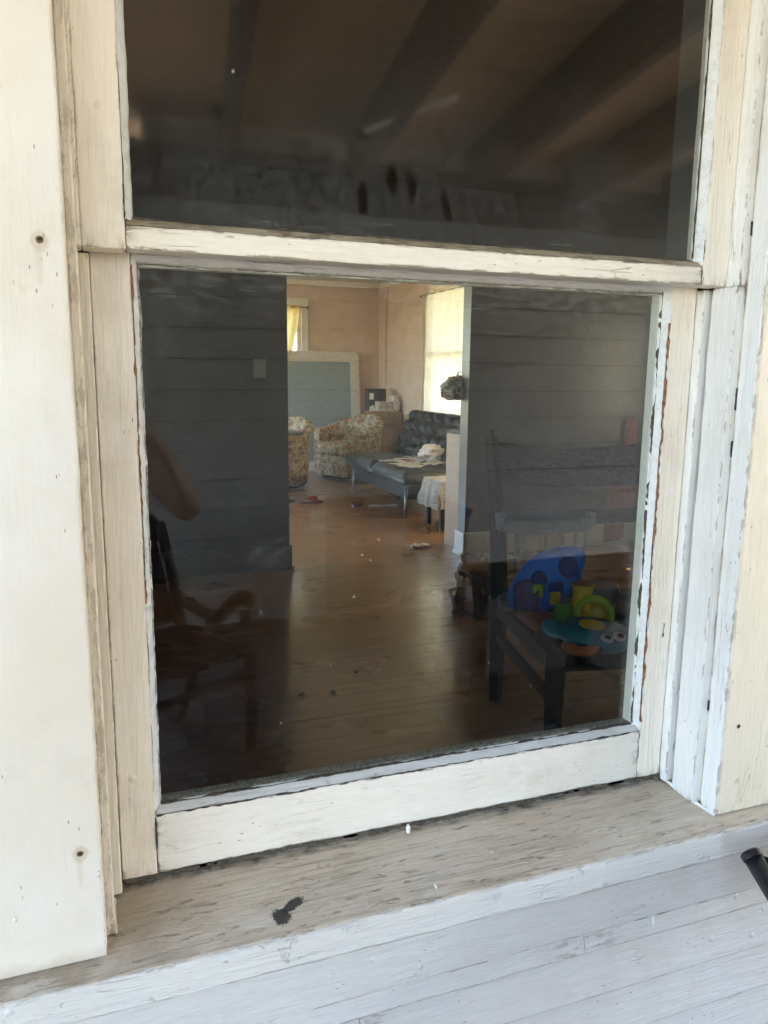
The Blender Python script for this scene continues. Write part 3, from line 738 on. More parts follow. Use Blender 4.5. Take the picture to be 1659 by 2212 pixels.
room_window('room_window', 'added unseen front window right of the wide casing', (1.83, .10, .0), .7, 1.1, 'y')  # out-of-frame window put in to light the toys on the chair

room_window('room_window', 'front room end window near the partition', (4.3, 3.05, .3), .6, .9, 'x')

def curtain(name, label, y0, y1, z0, z1, x, folds, mat, swept=None, axis='x'):
    def fn(u, v):
        z = z1 + (z0 - z1) * v
        s = u
        if swept: s = u * (1 - swept * v ** 1.4)
        p = y0 + (y1 - y0) * s
        d = math.sin(u * folds * 2 * math.pi + math.sin(v * 3) * .4) * .03 * (.35 + .65 * v) + noise.noise(Vector((u * 9, v * 3, folds))) * .012
        return Vector((x + d, p, z)) if axis == 'x' else Vector((p, x + d, z))
    return tag(put(name, sheet(fn, 110, 24, .0012), mat, None, True), label, 'curtain')
c1 = curtain('curtain', 'tall cream curtain glowing over the right wall window', 7.56, 5.62, .115, 1.535, RX - .07, 8, M_curt)
curtain('curtain', 'cream curtain on the front room end window', 3.45, 2.65, .24, 1.25, 4.23, 8, M_curt)
c2 = curtain('curtain', 'pale yellow curtain swept aside at the small far window', 1.70, 2.47, .18, 1.485, FY - .07, 7, M_curt2, .42, 'y')
curtain('curtain', 'cream curtain on the added unseen window near the partition', 5.38, 4.1, -.26, 1.66, RX - .07, 8, M_curth)  # added sunlit cloth, throws light into the living room
for (nm, lb, a, c) in (('curtain_rod', 'thin curtain rod with dark finial above the tall curtain', (RX - .07, 7.64, 1.515), (RX - .07, 5.6, 1.515)), ('curtain_rod', 'thin curtain rod with dark finial at the small far window', (1.60, FY - .07, 1.462), (2.57, FY - .07, 1.462))):
    t = thing(nm, lb, 'curtain rod', a)
    put('rod', tube([a, c], .006), M_chrome, t, True, True)
    for p in (a, c): put('finial', ball(p, .014, 10), M_blackmet, t, True, True)

# ------------------------------------------------------------------ living room furniture
# leaning board with white rounded frame
bd = thing('leaning_board', 'blue grey board with rounded white frame leaning on the far wall', 'board', (2.48, 8.98, FZ), 0, None, (R(-5), 0, 0))
def rrect(x0, x1, z0, z1, r, n=6):
    P_ = []
    for (cx, cz, a0) in ((x1 - r, z1 - r, 0), (x0 + r, z1 - r, 90), (x0 + r, z0 + r, 180), (x1 - r, z0 + r, 270)):
        for q in range(n + 1):
            t = R(a0 + 90 * q / n); P_.append((cx + r * math.cos(t), cz + r * math.sin(t)))
    return P_
o_, i_ = rrect(-.86, .79, 0, 1.565, .09), rrect(-.74, .665, .12, 1.432, .006)
bb = bmesh.new()
for yy in (0, .035):
    vo = [bb.verts.new((p[0], yy, p[1])) for p in o_]; vi = [bb.verts.new((p[0], yy, p[1])) for p in i_]
    for q in range(len(o_)):
        n = (q + 1) % len(o_); bb.faces.new((vo[q], vo[n], vi[n], vi[q]))
    if yy == 0: fo, fi = vo, vi
for q in range(len(o_)):
    n = (q + 1) % len(o_); bb.faces.new((fo[q], fo[n], vo[n], vo[q])); bb.faces.new((fi[q], fi[n], vi[n], vi[q]))
put('frame', bb, flat('cream_frame', (.66, .62, .54), .5), bd)
put('panel', box(-.745, .67, .012, .024, .115, 1.438), M_blueboard, bd)

def tub_chair(label, loc, rz, h_back=.78, h_arm=.62):
    """barrel chair; faces local -Y"""
    t = thing('tub_chair', label, 'armchair', loc, rz, 'floral tub chairs in the living room')
    A0, n = 128, 44
    def H(a): return h_arm + (h_back - h_arm) * (.5 + .5 * math.cos(min(math.pi, abs(a) * 1.55))) 
    bb = bmesh.new(); rings = []
    for q in range(n + 1):
        a = R(-A0 + 2 * A0 * q / n); h = H(a)
        d = Vector((math.sin(a), math.cos(a) * 1.0, 0))
        ro, ri = .43, .30
        prof = [(ro - .075, .05), (ro - .055, .2), (ro - .03, h - .15), (ro, h - .06), (ro - .015, h - .015), (ro - .06, h), (ri + .02, h - .02), (ri, h - .07), (ri + .01, h - .2), (ri + .02, .3)]
        rings.append([bb.verts.new(d * r + Vector((0, 0, z))) for r, z in prof])
    m = len(prof)
    for q in range(n):
        for j in range(m): bb.faces.new((rings[q][j], rings[q][(j + 1) % m], rings[q + 1][(j + 1) % m], rings[q + 1][j]))
    bb.faces.new(rings[0][::-1]); bb.faces.new(rings[-1])
    put('shell', bb, M_floral, t, True)
    for s in (-1, 1):
        a = R(A0 * s); d = Vector((math.sin(a), math.cos(a), 0)) * .365
        put('arm_front', (lambda b: (b.transform(Matrix.Translation((d.x, d.y - .012, 0))), b)[1])(box(-.062, .062, -.03, .03, .05, h_arm - .02, .026, 3)), M_floral, t, True)
    put('seat_cushion', box(-.285, .285, -.33, .27, .30, .45, .05, 4), M_floral, t, True)
    put('front_panel', box(-.26, .26, -.30, -.26, .05, .30, .012), M_floral, t, True)
    put('base', lathe([(.30, 0), (.33, .02), (.33, .055), (.1, .055)], 26), M_black, t)
    return t
tub_chair('floral tub chair partly hidden by the left partition behind the black round table', (1.80, 7.62, FZ), R(-60))
tub_chair('floral tub chair facing left with its seat cushion showing beside the leather futon', (2.82, 8.12, FZ), R(-62))

rt = thing('round_table', 'small black round table with gold scalloped edge before the left floral chair', 'table', (1.63, 6.62, FZ - .045))
put('tabletop', lathe([(.0001, .745), (.24, .745), (.25, .735), (.25, .72), (.0001, .72)], 36), M_blackmet, rt)
bb = bmesh.new()
ring1 = []; ring2 = []
for q in range(72):
    a = 2 * math.pi * q / 72; s = abs(math.sin(a * 9))
    ring1.append(bb.verts.new((.235 * math.cos(a), .235 * math.sin(a), .719))); ring2.append(bb.verts.new((.235 * math.cos(a), .235 * math.sin(a), .69 - .025 * s)))
for q in range(72): bb.faces.new((ring1[q], ring1[(q + 1) % 72], ring2[(q + 1) % 72], ring2[q]))
bmesh.ops.solidify(bb, geom=bb.faces[:], thickness=.006)
put('apron', bb, M_gold, rt)
put('pedestal', lathe([(.03, .72), (.022, .5), (.03, .3), (.022, .12), (.05, .07), (.15, .05), (.16, .045)], 18), M_black, rt, True)

ft = thing('futon', 'black leather futon with tufted back and papers strewn on its seat', 'sofa', (2.82, 6.17, FZ))
def cushion(x0, x1, y0, y1, z0, z1, tuft, nrm='z', rows=4, cols=5):
    bb = box(x0, x1, y0, y1, z0, z1, .035, 3)
    return bb
def tufted(y0, y1):
    """one half of the back, leaning"""
    def fn(u, v):
        y = y0 + (y1 - y0) * u; s = v
        bul = (abs(math.sin(u * math.pi * 4)) ** .55) * (abs(math.sin(v * math.pi * 4)) ** .55)
        edge = min(1, min(u, 1 - u) * 14) * min(1, min(v, 1 - v) * 10)
        d = .035 * bul + .05 * edge ** .5
        return Vector((.20 + .26 * s - d, y, .42 + .46 * s + d * .5))
    b = sheet(fn, 64, 56)
    b2 = box(-.5, .5, -.5, .5, -.5, .5)
    b2.free()
    bmesh.ops.solidify(b, geom=b.faces[:], thickness=-.05)
    return b
put('back_cushion', tufted(-.88, -.012), M_leather, ft, True)
put('back_cushion', tufted(.012, .88), M_leather, ft, True)
for (a, c) in ((-.88, -.005), (.005, .88)):
    def fn(u, v, a=a, c=c):
        y = a + (c - a) * u; x = -.38 + .68 * v
        e = min(1, min(u, 1 - u) * 16) * min(1, min(v, 1 - v) * 12)
        return Vector((x, y, .37 + .065 * e ** .5 + .006 * abs(math.sin(u * math.pi * 4)) * abs(math.sin(v * 3 * math.pi)) + noise.noise(Vector((x * 7, y * 7, 1))) * .006))
    bb = sheet(fn, 60, 40); 
    box(-.38, .30, a, c, .30, .37, .02, 2, bb)
    put('seat_cushion', bb, M_leather, ft, True)
put('frame', box(-.31, .26, -.80, .84, .17, .298, .01), M_blackmet, ft)
for (a, c) in ((-.30, -.76), (-.30, .76), (.24, -.76), (.24, .76)):
    put('leg', tube([(a, c, .27), (a - .02, c * 1.03, 0)], [.021, .014]), M_chrome, ft, True)
SZ = FZ + .445
for (nm, lb, cx, cy_, w, h, rz, zz, mt) in (('paper', 'cream paper sheet lying askew on the futon front', 2.62, 5.66, .30, .21, .3, .0, M_paper), ('paper', 'long white paper sheet toward the back of the futon', 2.80, 6.02, .34, .14, -.5, .002, M_paper), ('magazine', 'magazine with red picture among the papers on the futon', 2.70, 5.78, .28, .2, .1, .007, M_paper), ('paper', 'white paper lying across the magazine near the cloth', 2.83, 5.55, .26, .16, .6, .012, M_paper), ('paper', 'folded newspaper sheet at the front edge of the futon', 2.55, 5.92, .22, .13, -.2, .003, M_paper), ('paper', 'wide printed sheet hanging over the futon corner', 2.60, 5.48, .26, .2, .9, .004, M_paper), ('magazine', 'second magazine lying by the tufted back', 2.93, 6.2, .24, .18, .4, .002, M_paper), ('paper', 'small white note under the plastic bag', 2.92, 5.68, .2, .12, 1.0, .016, M_paper)):
    def fn(u, v, cx=cx, cy_=cy_, w=w, h=h, rz=rz, zz=zz):
        x, y = (u - .5) * w, (v - .5) * h
        return Vector((cx + x * math.cos(rz) - y * math.sin(rz), cy_ + x * math.sin(rz) + y * math.cos(rz), SZ + zz + .014 + .012 * noise.noise(Vector((u * 3, v * 3, zz * 900)))))
    o = tag(put(nm, sheet(fn, 10, 8, .0016), mt, None, True), lb, nm)
    if nm == 'magazine': put('picture', (lambda: sheet(lambda u, v: fn(.3 + u * .45, .3 + v * .45) + Vector((0, 0, .003)), 5, 5))(), M_redrub, o)
tag(put('plastic_bag', crumple((2.93, 5.80, SZ + .085), (.13, .10, .085), 3), flat('white_plastic_bag', (.74, .68, .66), .45, .1, .3, 20), None, False), 'crumpled white plastic bag standing on the futon papers', 'bag')

st = thing('covered_stool', 'low stool under a white crochet cloth beside the futon corner', 'stool', (2.78, 4.98, FZ))
put('seat', box(-.2, .2, -.17, .17, .36, .40, .01), M_brownwood, st)
for a in (-1, 1):
    for c in (-1, 1): put('leg', box(a * .17 - .018, a * .17 + .018, c * .14 - .018, c * .14 + .018, 0, .36), M_brownwood, st)
def fn(u, v):
    x, y = (u - .5) * .82, (v - .5) * .74
    ex, ey = max(0, abs(x) - .205), max(0, abs(y) - .175)
    drop = max(ex, ey)
    X = math.copysign(min(abs(x), .205) + .03 * min(1, ex * 8) + .012 * math.sin(y * 46) * min(1, ex * 8), x)
    Y = math.copysign(min(abs(y), .175) + .03 * min(1, ey * 8) + .012 * math.sin(x * 46) * min(1, ey * 8), y)
    return Vector((2.78 + X, 4.98 + Y, FZ + .406 - drop * 1.15 + .006 * noise.noise(Vector((x * 9, y * 9, 0)))))
tag(put('crochet_cloth', sheet(fn, 70, 60, .002), M_lace, None, True), 'white crochet cloth draped over the low stool beside the futon', 'cloth')

cb = thing('pink_cabinet', 'narrow pinkish cabinet just inside the opening at right', 'cabinet', (2.60, 4.21, FZ))
M_cab = flat('pink_cabinet_paint', (.50, .36, .27), .5, .05)
put('carcass', box(-.19, .25, -.13, .14, 0, .845, .004), M_cab, cb)
put('top', box(-.20, .26, -.135, .15, .847, .868, .003), M_brownwood, cb)
for zz in (.06, .45): put('door', box(-.17, .23, -.144, -.131, zz, zz + .36, .003), M_cab, cb)
hb = thing('hanging_bag', 'bunched floral cloth bag hanging at the right side of the opening', 'bag', (2.36, 4.09, .44))
put('cloth', crumple((-.02, .0, .075), (.10, .09, .095), 11, 3, .25), M_floral2, hb, True)
put('hook', tube([(.02, -.02, .20), (.0, -.02, .2), (-.01, -.01, .16)], .004), M_blackmet, hb, True)

# boxes in the corner
cx_ = thing('carton', 'large brown cardboard carton with open flap behind the floral chair', 'box', (3.32, 8.50, FZ))
put('body', box(-.20, .20, -.2, .2, 0, .72, .004), M_card, cx_)
put('flap', sheet(lambda u, v: Vector((-.24 + .5 * u, -.205 - .03 * v, .82 - .02 * u - .13 * v - .04 * u * v)), 6, 4, .005), flat('pale_card', (.50, .36, .22), .8), cx_)
bx = tag(put('printed_box', box(3.20, 3.44, 8.50, 8.66, FZ + .722, FZ + 1.085, .004), M_blackbox), 'tall black printed box standing at the back of the carton', 'box')
put('print', box(3.215, 3.27, 8.4965, 8.4995, FZ + .95, FZ + 1.03), M_paper, bx)
put('print', prism([(3.205, FZ + .74), (3.30, FZ + .74), (3.30, FZ + .80), (3.27, FZ + .88), (3.22, FZ + .86)], .003, 'xz', 8.4962), M_eyew, bx)
pk = tag(put('wrapped_parcel', box(3.27, 3.47, 8.30, 8.46, FZ + .722, FZ + .93, .01), flat('printed_brown_wrap', (.42, .35, .28), .5, .35, .2, 18)), 'brown printed parcel lying on the carton', 'parcel')
tag(put('foil_package', crumple((3.50, 8.38, FZ + .86), (.08, .07, .15), 7, 3, .22), M_silver), 'crumpled silver foil package on the carton at right', 'package')
tag(put('cardboard_panel', box(3.565, 3.605, 8.0, 8.12, FZ, FZ + .78, .002), M_card), 'narrow tan cardboard panel upright against the right wall', 'cardboard')

# things on the living room floor
def slipper(lb, loc, rz, mat):
    t = thing('slipper', lb, 'slipper', loc, rz)
    pts = []
    for q in range(28):
        a = 2 * math.pi * q / 28; pts.append((.128 * math.cos(a), (.046 + .008 * math.cos(a)) * math.sin(a)))
    put('sole', prism(pts, .022, 'xy', 0), M_brownrub, t)
    put('strap', sheet(lambda u, v: Vector((-.01 + .075 * v, .052 * math.cos(math.pi * u), .015 + .055 * math.sin(math.pi * u))), 14, 4, .006), mat, t, True)
slipper('pinkish red slipper on the floor near the left partition', (1.90, 6.44, FZ + .001), R(5), M_redrub)
slipper('dark red slipper lying beside white paper in front of the futon', (2.30, 6.18, FZ + .001), R(60), M_redrub)
tag(put('paper', sheet(lambda u, v: Vector((2.36 + u * .30 + v * .05, 6.02 + v * .12 - u * .03, FZ + .006 + .008 * noise.noise(Vector((u * 3, v * 3, 5))))), 8, 5, .002), M_paper), 'white paper lying on the floor in front of the futon', 'paper')
tag(put('candy_wrapper', crumple((2.16, 4.26, FZ + .012), (.085, .04, .018), 21, 3, .6), flat('clear_wrapper', (.72, .62, .55), .3, .4, .6, 90), None), 'crumpled shiny wrapper on the wooden floor in the opening', 'wrapper')
tag(put('paper', sheet(lambda u, v: Vector((2.40 + u * .28, 3.70 + v * .12, FZ + .012 + .03 * (1 - u) * v + .006 * noise.noise(Vector((u * 4, v * 4, 2))))), 10, 5, .002), M_paper), 'pale curled paper on the floor by the right baseboard', 'paper')
for i, (x, y, lb) in enumerate(((.973, 2.08, 'round black crumb on the floor at the centre of the opening'), (.82, 1.91, 'curled dark crumb on the floor left of the round black one'), (.692, 1.925, 'flat dark sliver on the floor nearest the left partition'))):
    tag(put('crumb', crumple((x, y, FZ + .006), (.009 + .005 * (i == 2), .007 + .006 * (i == 1), .005), i, 2, .6), M_hole), lb, 'debris')

# ------------------------------------------------------------------ black chair and toys in the front room
ch = thing('black_chair', 'wide black wooden chair with curved top rail holding toys', 'chair', (1.41, 1.64, FZ), R(-12))
def C(name, b, mat=M_black, smooth=False): return put(name, b, mat, ch, smooth)
Wd, Dp = .66, .62
for s in (0, 1):
    x = s * Wd
    C('back_post', tube([(x - .0, .0, 0), (x, 0, .30), (x, 0, .45), (x - .012, .03, .75), (x - .03, .09, 1.03), (x - .035, .10, 1.06)], [.024, .032, .033, .029, .024, .018], 4, None, (1.05, .75)))
    C('front_leg', tube([(x, -Dp, 0), (x, -Dp, .43)], [.026, .034], 4, None, (1, .9)))
    C('side_rail', box(x - .02, x + .02, -Dp + .02, -.02, .36, .425, .004))
    C('stretcher', box(x - .013, x + .013, -Dp + .02, -.02, .25, .285, .004))
C('top_rail', sheet(lambda u, v: Vector((.0 + Wd * u - .02, .045 + .05 * v + .05 * math.sin(math.pi * u),   .855 + .165 * v - .035 * math.sin(math.pi * u) * (.6 + .4 * v))), 20, 6, .022), M_black, True)
C('lower_rail', sheet(lambda u, v: Vector((.0 + Wd * u, .012 + .04 * math.sin(math.pi * u), .715 + .06 * v - .02 * math.sin(math.pi * u))), 16, 2, .02), M_black, True)
C('front_rail', box(.02, Wd - .02, -Dp - .015, -Dp + .015, .37, .425, .004))
C('rear_rail', box(.02, Wd - .02, -.015, .015, .37, .425, .004))
for q in range(11):
    x = .005 + q * (Wd - .01 - .045) / 10
    C('seat_slat', box(x, x + .045, -Dp - .02, .0, .427, .445, .004))
ZS = FZ + .446
cs = thing('clear_stand', 'clear plastic two tier stand on thin legs behind the toys', 'stand', (1.475, 1.44, ZS))
def ell(rx, ry, z0, z1, n=30):
    bb = bmesh.new(); r1 = []; r2 = []
    for q in range(n):
        a = 2 * math.pi * q / n
        sx = math.copysign(abs(math.cos(a)) ** .75, math.cos(a)); sy = math.copysign(abs(math.sin(a)) ** .75, math.sin(a))
        r1.append(bb.verts.new((rx * sx, ry * sy, z0))); r2.append(bb.verts.new((rx * 1.03 * sx, ry * 1.03 * sy, z1)))
    for q in range(n): bb.faces.new((r1[q], r1[(q + 1) % n], r2[(q + 1) % n], r2[q]))
    bb.faces.new(r1[::-1])
    bmesh.ops.solidify(bb, geom=bb.faces[:], thickness=.003)
    return bb
put('tray', ell(.185, .10, .285, .335), M_clear, cs)
put('base_tray', ell(.165, .09, .0, .03), M_clear, cs)
for (a, c) in ((-.13, -.06), (-.09, .05), (.02, -.085), (.05, .07), (.13, -.05), (.15, .03)):
    put('rod', tube([(a, c, .02), (a, c, .285)], .0045, 8), M_clear, cs, True)
tag(put('marker_pen', tube([(1.44, 1.40, ZS + .297), (1.475, 1.385, ZS + .297)], .006, 8), M_black, None, True), 'short black marker lying in the clear tray', 'pen')

ty = thing('blue_toy', 'rounded blue plastic toy with dark blue discs leaning up on the chair', 'toy', (1.425, 1.34, ZS), R(-14))
b = ball((0, 0, .12), (.135, .055, .110), 40)
for v in b.verts:
    t = (v.co.x) / .135
    v.co.z += .045 * t + .018 * t * t * t; v.co.z = max(v.co.z, .004)
    if t > .55: v.co.z += .03 * (t - .55)
put('body', b, M_blue, ty, True)
for (a, zz, r) in ((.060, .180, .036), (-.040, .142, .028), (.018, .112, .028)):
    bb = lathe([(.0001, .003), (r * .85, .003), (r, 0), (r, -.012)], 24)
    yy = -.055 * math.sqrt(max(0.05, 1 - (a / .135) ** 2 - ((zz - .12 - .045 * a / .135) / .110) ** 2))
    bb.transform(Matrix.Translation((a, yy - .003, zz)) @ Matrix.Rotation(R(90 - 18), 4, 'X'))
    put('disc', bb, M_dblue, ty)
put('yellow_tab', box(-.066, -.026, -.066, -.05, .075, .125, .008, 3), M_lime, ty, True)
put('yellow_tab', box(-.004, .034, -.068, -.052, .05, .10, .008, 3), M_yel, ty, True)
put('purple_flap', sheet(lambda u, v: Vector((-.125 + .08 * u, -.03 - .035 * u - .02 * v, .11 - .10 * v + .03 * math.sin(u * 3))), 10, 8, .003), M_purple, ty, True)
op = tag(put('orange_plate', sheet(lambda u, v: Vector((1.27 + .26 * u, 1.16 + .13 * v + .03 * u, ZS + .004 + .03 * v * (1 - u) + .01 * math.sin(u * 5))), 12, 6, .004), M_orpl, None, True), 'flat orange plastic piece lying under the blue toy', 'toy')
gb = thing('green_block', 'small green printed block between the blue toy and yellow cup', 'toy', (1.405, 1.19, ZS), R(20))
put('block', box(-.028, .028, -.022, .022, 0, .085, .004), M_green, gb)
put('print', prism([(-.018, .055), (.0, .048), (.02, .06), (.012, .075), (-.01, .078)], .0012, 'xz', -.0236), M_lime, gb)
yc = thing('ring_toy', 'yellow and lime green ring toy with a brown striped knob on top', 'toy', (1.475, 1.125, ZS + .055), 0, None, (R(62), R(0), R(-28)))
put('ring', lathe([(.040, -.03), (.060, -.03), (.066, 0), (.062, .032), (.048, .036), (.042, .02), (.040, -.03)], 30), M_lime, yc, True)
put('inner_cup', lathe([(.0001, -.025), (.041, -.025), (.041, .018)], 24), M_yel, yc, True)
put('neck', (lambda bb: (bb.transform(Matrix.Translation((-.035, .055, -.01)) @ Matrix.Rotation(R(-62), 4, 'X')), bb)[1])(lathe([(.035, -.03), (.031, .02), (.036, .05), (.0001, .05)], 22)), M_yel, yc, True)
put('knob', (lambda bb: (bb.transform(Matrix.Translation((-.035, .055, -.01)) @ Matrix.Rotation(R(-62), 4, 'X')), bb)[1])(lathe([(.0001, .054), (.010, .054), (.012, .051), (.022, .051), (.024, .055), (.033, .055), (.035, .049)], 22)), M_brownstrap, yc, True)
tt = thing('teal_toy', 'flat teal oval toy with two white eyes and a yellow patch', 'toy', (1.405, 1.02, ZS + .03), 0, None, (R(24), R(6), R(-20)))
pts = [(.118 * math.cos(2 * math.pi * q / 36), .066 * math.sin(2 * math.pi * q / 36)) for q in range(36)]
b = prism(pts, .03, 'xy', -.015); bmesh.ops.bevel(b, geom=[e for e in b.edges if abs(e.verts[0].co.z - e.verts[1].co.z) < .001], offset=.009, segments=3, affect='EDGES')
put('body', b, M_teal, tt, True)
put('yellow_patch', prism([(-.005 + .042 * math.cos(2 * math.pi * q / 20), .028 + .022 * math.sin(2 * math.pi * q / 20)) for q in range(20)], .006, 'xy', .015), M_yel, tt)
for (a, c) in ((.030, -.028), (.072, -.014)):
    e = put('eye', prism([(a + .020 * math.cos(2 * math.pi * q / 20), c + .019 * math.sin(2 * math.pi * q / 20)) for q in range(20)], .004, 'xy', .0155), M_eyew, tt)
    put('pupil', prism([(a + .004 + .011 * math.cos(2 * math.pi * q / 16), c + .003 + .010 * math.sin(2 * math.pi * q / 16)) for q in range(16)], .0015, 'xy', .0196), M_black, e)
put('fin', ball((-.125, .01, 0), (.04, .042, .013), 20), M_teal, tt, True)
og = thing('orange_disc', 'thick orange disc lying on the chair front under the teal toy', 'toy', (1.335, .985, ZS))
put('disc', lathe([(.0001, 0), (.052, 0), (.058, .006), (.058, .014), (.052, .02), (.0001, .02)], 30), M_orpl, og, True)
put('print', prism([(-.02, -.012), (.0, -.02), (.02, -.01), (.012, .006), (-.012, .01)], .001, 'xy', .0203), M_dblue, og)
tag(put('clear_cup', lathe([(.0001, 0), (.055, 0), (.066, .10), (.068, .102), (.063, .10), (.052, .004), (.0001, .004)], 28, (1.62, 1.30, ZS)), M_clear, None, True), 'clear plastic cup behind the yellow ring toy', 'cup')

wb = thing('white_basin', 'low white plastic basin under a clear bag left of the black chair', 'basin', (1.86, 2.78, FZ))
put('basin', lathe([(.0001, .0), (.098, .0), (.112, .05), (.122, .085), (.118, .087), (.106, .05), (.092, .01), (.0001, .01)], 34), M_eyew, wb, True)
put('rim', lathe([(.121, .078), (.132, .080), (.132, .090), (.119, .092)], 34), M_eyew, wb, True)
cl = tag(put('clear_bag', crumple((1.735, 2.46, FZ + .19), (.115, .08, .17), 5, 4, .35), M_bag, None, False), 'crumpled clear plastic bag standing in front of the white basin', 'bag')
sk = thing('brown_straps', 'bundle of stiff brown straps sticking out of the clear bag', 'straps', (1.72, 2.40, FZ + .08))
for q in range(15):
    a = random.uniform(-.075, .075); top = random.random() < .6
    k0 = random.uniform(-.14, .14)
    put('strap', tube([(a * .4, random.uniform(-.05, .0), .0), (a * .8, -.06, .12), (a + k0 * .35, -.085, .215 + .04 * random.random()), (a + k0, -.10, .235 + .05 * random.random())], .0125, 6, None, (1, .2)), M_brownstrap, sk, True)
for (i, (a, c, e, f)) in enumerate(((3.66, 3.77, .05, .31), (3.53, 3.85, -.40, -.16), (3.53, 3.71, -.62, -.48))):
    tag(put('orange_sheet', sheet(lambda u, v: Vector((a + (c - a) * u, 3.90 - .012 * math.sin(u * 3), e + (f - e) * v + .03 * u * (1 - v))), 8, 6, .003), M_orange), ('topmost narrow orange sheet pinned on the right partition', 'wide orange sheet on the right partition at the pane edge', 'low small orange sheet near the right baseboard')[i], 'paper')

# ------------------------------------------------------------------ the porch behind the photographer (seen as reflections)
pwall = thing('porch_clapboard_wall', 'white clapboard porch wall mirrored in the lower pane', 'wall', (2.4, -2.93, PZ))
put('wall_core', box(.22, 4.7, -3.06, -2.925, PZ, 1.60), M_dark, pwall, world=True)  # near-black core paints the shadow lines between clapboards
zz = PZ + .16
put('base_board', box(.22, 4.7, -2.925, -2.90, PZ, PZ + .158, .003), M_porchside, pwall, world=True)
i = 0
while zz < 1.58:
    s = [1.9, 2.7, 3.1][i % 3]
    for a, c in ((.22, s), (s + .002, 4.7)):
        prof = [(0, 0), (.024, 0), (.015, .1425), (0, .1425)]
        put('clapboard', sweep(prof, (a, -2.925, zz), (c, -2.925, zz), (0, 1, 0), (0, 0, 1), 12, .0008, i * 2.3 + a, 5), M_porchside, pwall, world=True)
    zz += .148; i += 1
put('corner_post', box(.10, .219, -3.06, -2.89, PZ, 1.60, .004), M_porchside, pwall, world=True)
pr_ = thing('porch_roof', 'brown plywood porch roof on dark rafters mirrored in the upper pane', 'roof', (1, -1.5, 1.6))
DR = Vector((.113, -1, -.04))
def raft(x0, z0, w, d, y0=-.06, y1=-3.5):
    A = Vector((x0, 0, z0)) + DR * -y0; B = Vector((x0, 0, z0)) + DR * -y1
    bb = bmesh.new(); rings = []
    for p in (A, B): rings.append([bb.verts.new(p + Vector(q)) for q in ((0, 0, 0), (-w, 0, 0), (-w, 0, d), (0, 0, d))])
    for q in range(4): bb.faces.new((rings[0][q], rings[0][(q + 1) % 4], rings[1][(q + 1) % 4], rings[1][q]))
    bb.faces.new(rings[0][::-1]); bb.faces.new(rings[1])
    return bb
for q in range(-4, 8): put('rafter', raft(.285 + .607 * q, 1.61, .046, .225), M_rafter, pr_, world=True)
q = -2.6
while q < 4.6:
    put('plywood_sheet', (lambda x0: raft(x0 + 1.218, 1.8365, 1.216, .015))(q), M_ply, pr_, world=True); q += 1.22
put('roofing', raft(5.0, 1.855, 8.0, .03, -.0, -3.75), M_roof, pr_, world=True)
put('header_beam', box(.10, 4.7, -2.90, -2.82, 1.19, 1.60, .004), M_rafter, pr_, world=True)
put('front_beam', box(-2.6, 4.75, -3.02, -2.93, 1.46 - .02, 1.602, .004) if False else box(-2.6, .099, -3.04, -2.94, 1.35, 1.49, .004), M_porchside, pr_, world=True)
for xx in (-2.45, -1.2):
    tag(put('porch_post', box(xx, xx + .1, -3.04, -2.94, PZ, 1.35, .005), M_porchside), ('square white porch post at the far left corner', 'square white porch post left of the photographer')[xx > -2], 'post')
lt = tag(put('ceiling_batten', tube([(1.03, -2.21, 1.552), (1.21, -1.78, 1.562)], .016, 6, None, (1, .4)), M_paper), 'short pale strip fixed under the rafters mirrored in the upper pane', 'batten')

# low chest against the porch wall
# black slatted porch table, its dark top hides the wall from the pane's lower right
tb = thing('slatted_table', 'black slatted porch table mirrored behind the toys at lower right', 'table', (1.78, -1.27, PZ))
for q in range(12):
    y0 = -.36 + q * .061
    put('slat', box(-.52, .55, y0, y0 + .052, .553, .57, .003), M_black, tb)
for a in (-.49, .50): put('end_rail', box(a, a + .04, -.36, .364, .49, .552, .003), M_black, tb)
for a in (-.46, .48):
    for c in (-.32, .32): put('leg', box(a - .022, a + .022, c - .022, c + .022, 0, .489, .003), M_black, tb)
cst = thing('porch_chest', 'low dark brown chest against the clapboard wall mirrored in the pane', 'chest', (1.37, -2.62, PZ))
M_chest = wood('dark_chest_wood', (.018, .012, .010), (.03, .02, .016), 'x', .6)
put('carcass', box(-.295, .295, -.25, .22, .03, .60, .005), M_chest, cst)
put('lid', box(-.305, .305, -.262, .235, .602, .635, .006), M_chest, cst)
for a in (-.27, .27): put('foot', box(a - .02, a + .02, -.2, .2, 0, .03), M_chest, cst)

# rocking chair
rk = thing('rocking_chair', 'dark wooden rocking chair with curved arms mirrored at lower left', 'rocking chair', (.08, -1.52, PZ), R(60))
def K(name, b, smooth=True, mat=M_brownwood): return put(name, b, mat, rk, smooth)
# faces +X and a little toward the house; local x forward
for s in (-1, 1):
    y = s * .25
    K('rocker', tube([(-.42, y, .075), (-.25, y, .03), (0, y, .014), (.2, y, .025), (.36, y, .06)], .017, 8, None, (.8, 1)))
    K('front_leg', tube([(.225, y, .02), (.245, y, .22), (.235, y, .40), (.215, y, .52)], [.02, .022, .021, .018], 8))
    K('rear_leg', tube([(-.16, y, .02), (-.06, y, .25), (.02, y, .39)], .018, 8))
    K('arm', tube([(-.16, y, .50), (-.02, y, .47), (.08, y, .46), (.14, y, .52), (.20, y, .565), (.245, y, .56), (.255, y, .54)], [.018, .02, .022, .025, .026, .022, .012], 8, None, (1.5, .8)))
    K('back_post', tube([(-.10, y * .92, .36), (-.14, y * .9, .56), (-.20, y * .88, .76)], [.022, .02, .018], 8))
    K('side_rail', tube([(-.09, y, .36), (.24, y, .39)], .016, 8))
K('seat', box(-.12, .26, -.25, .25, .385, .41, .01), False)
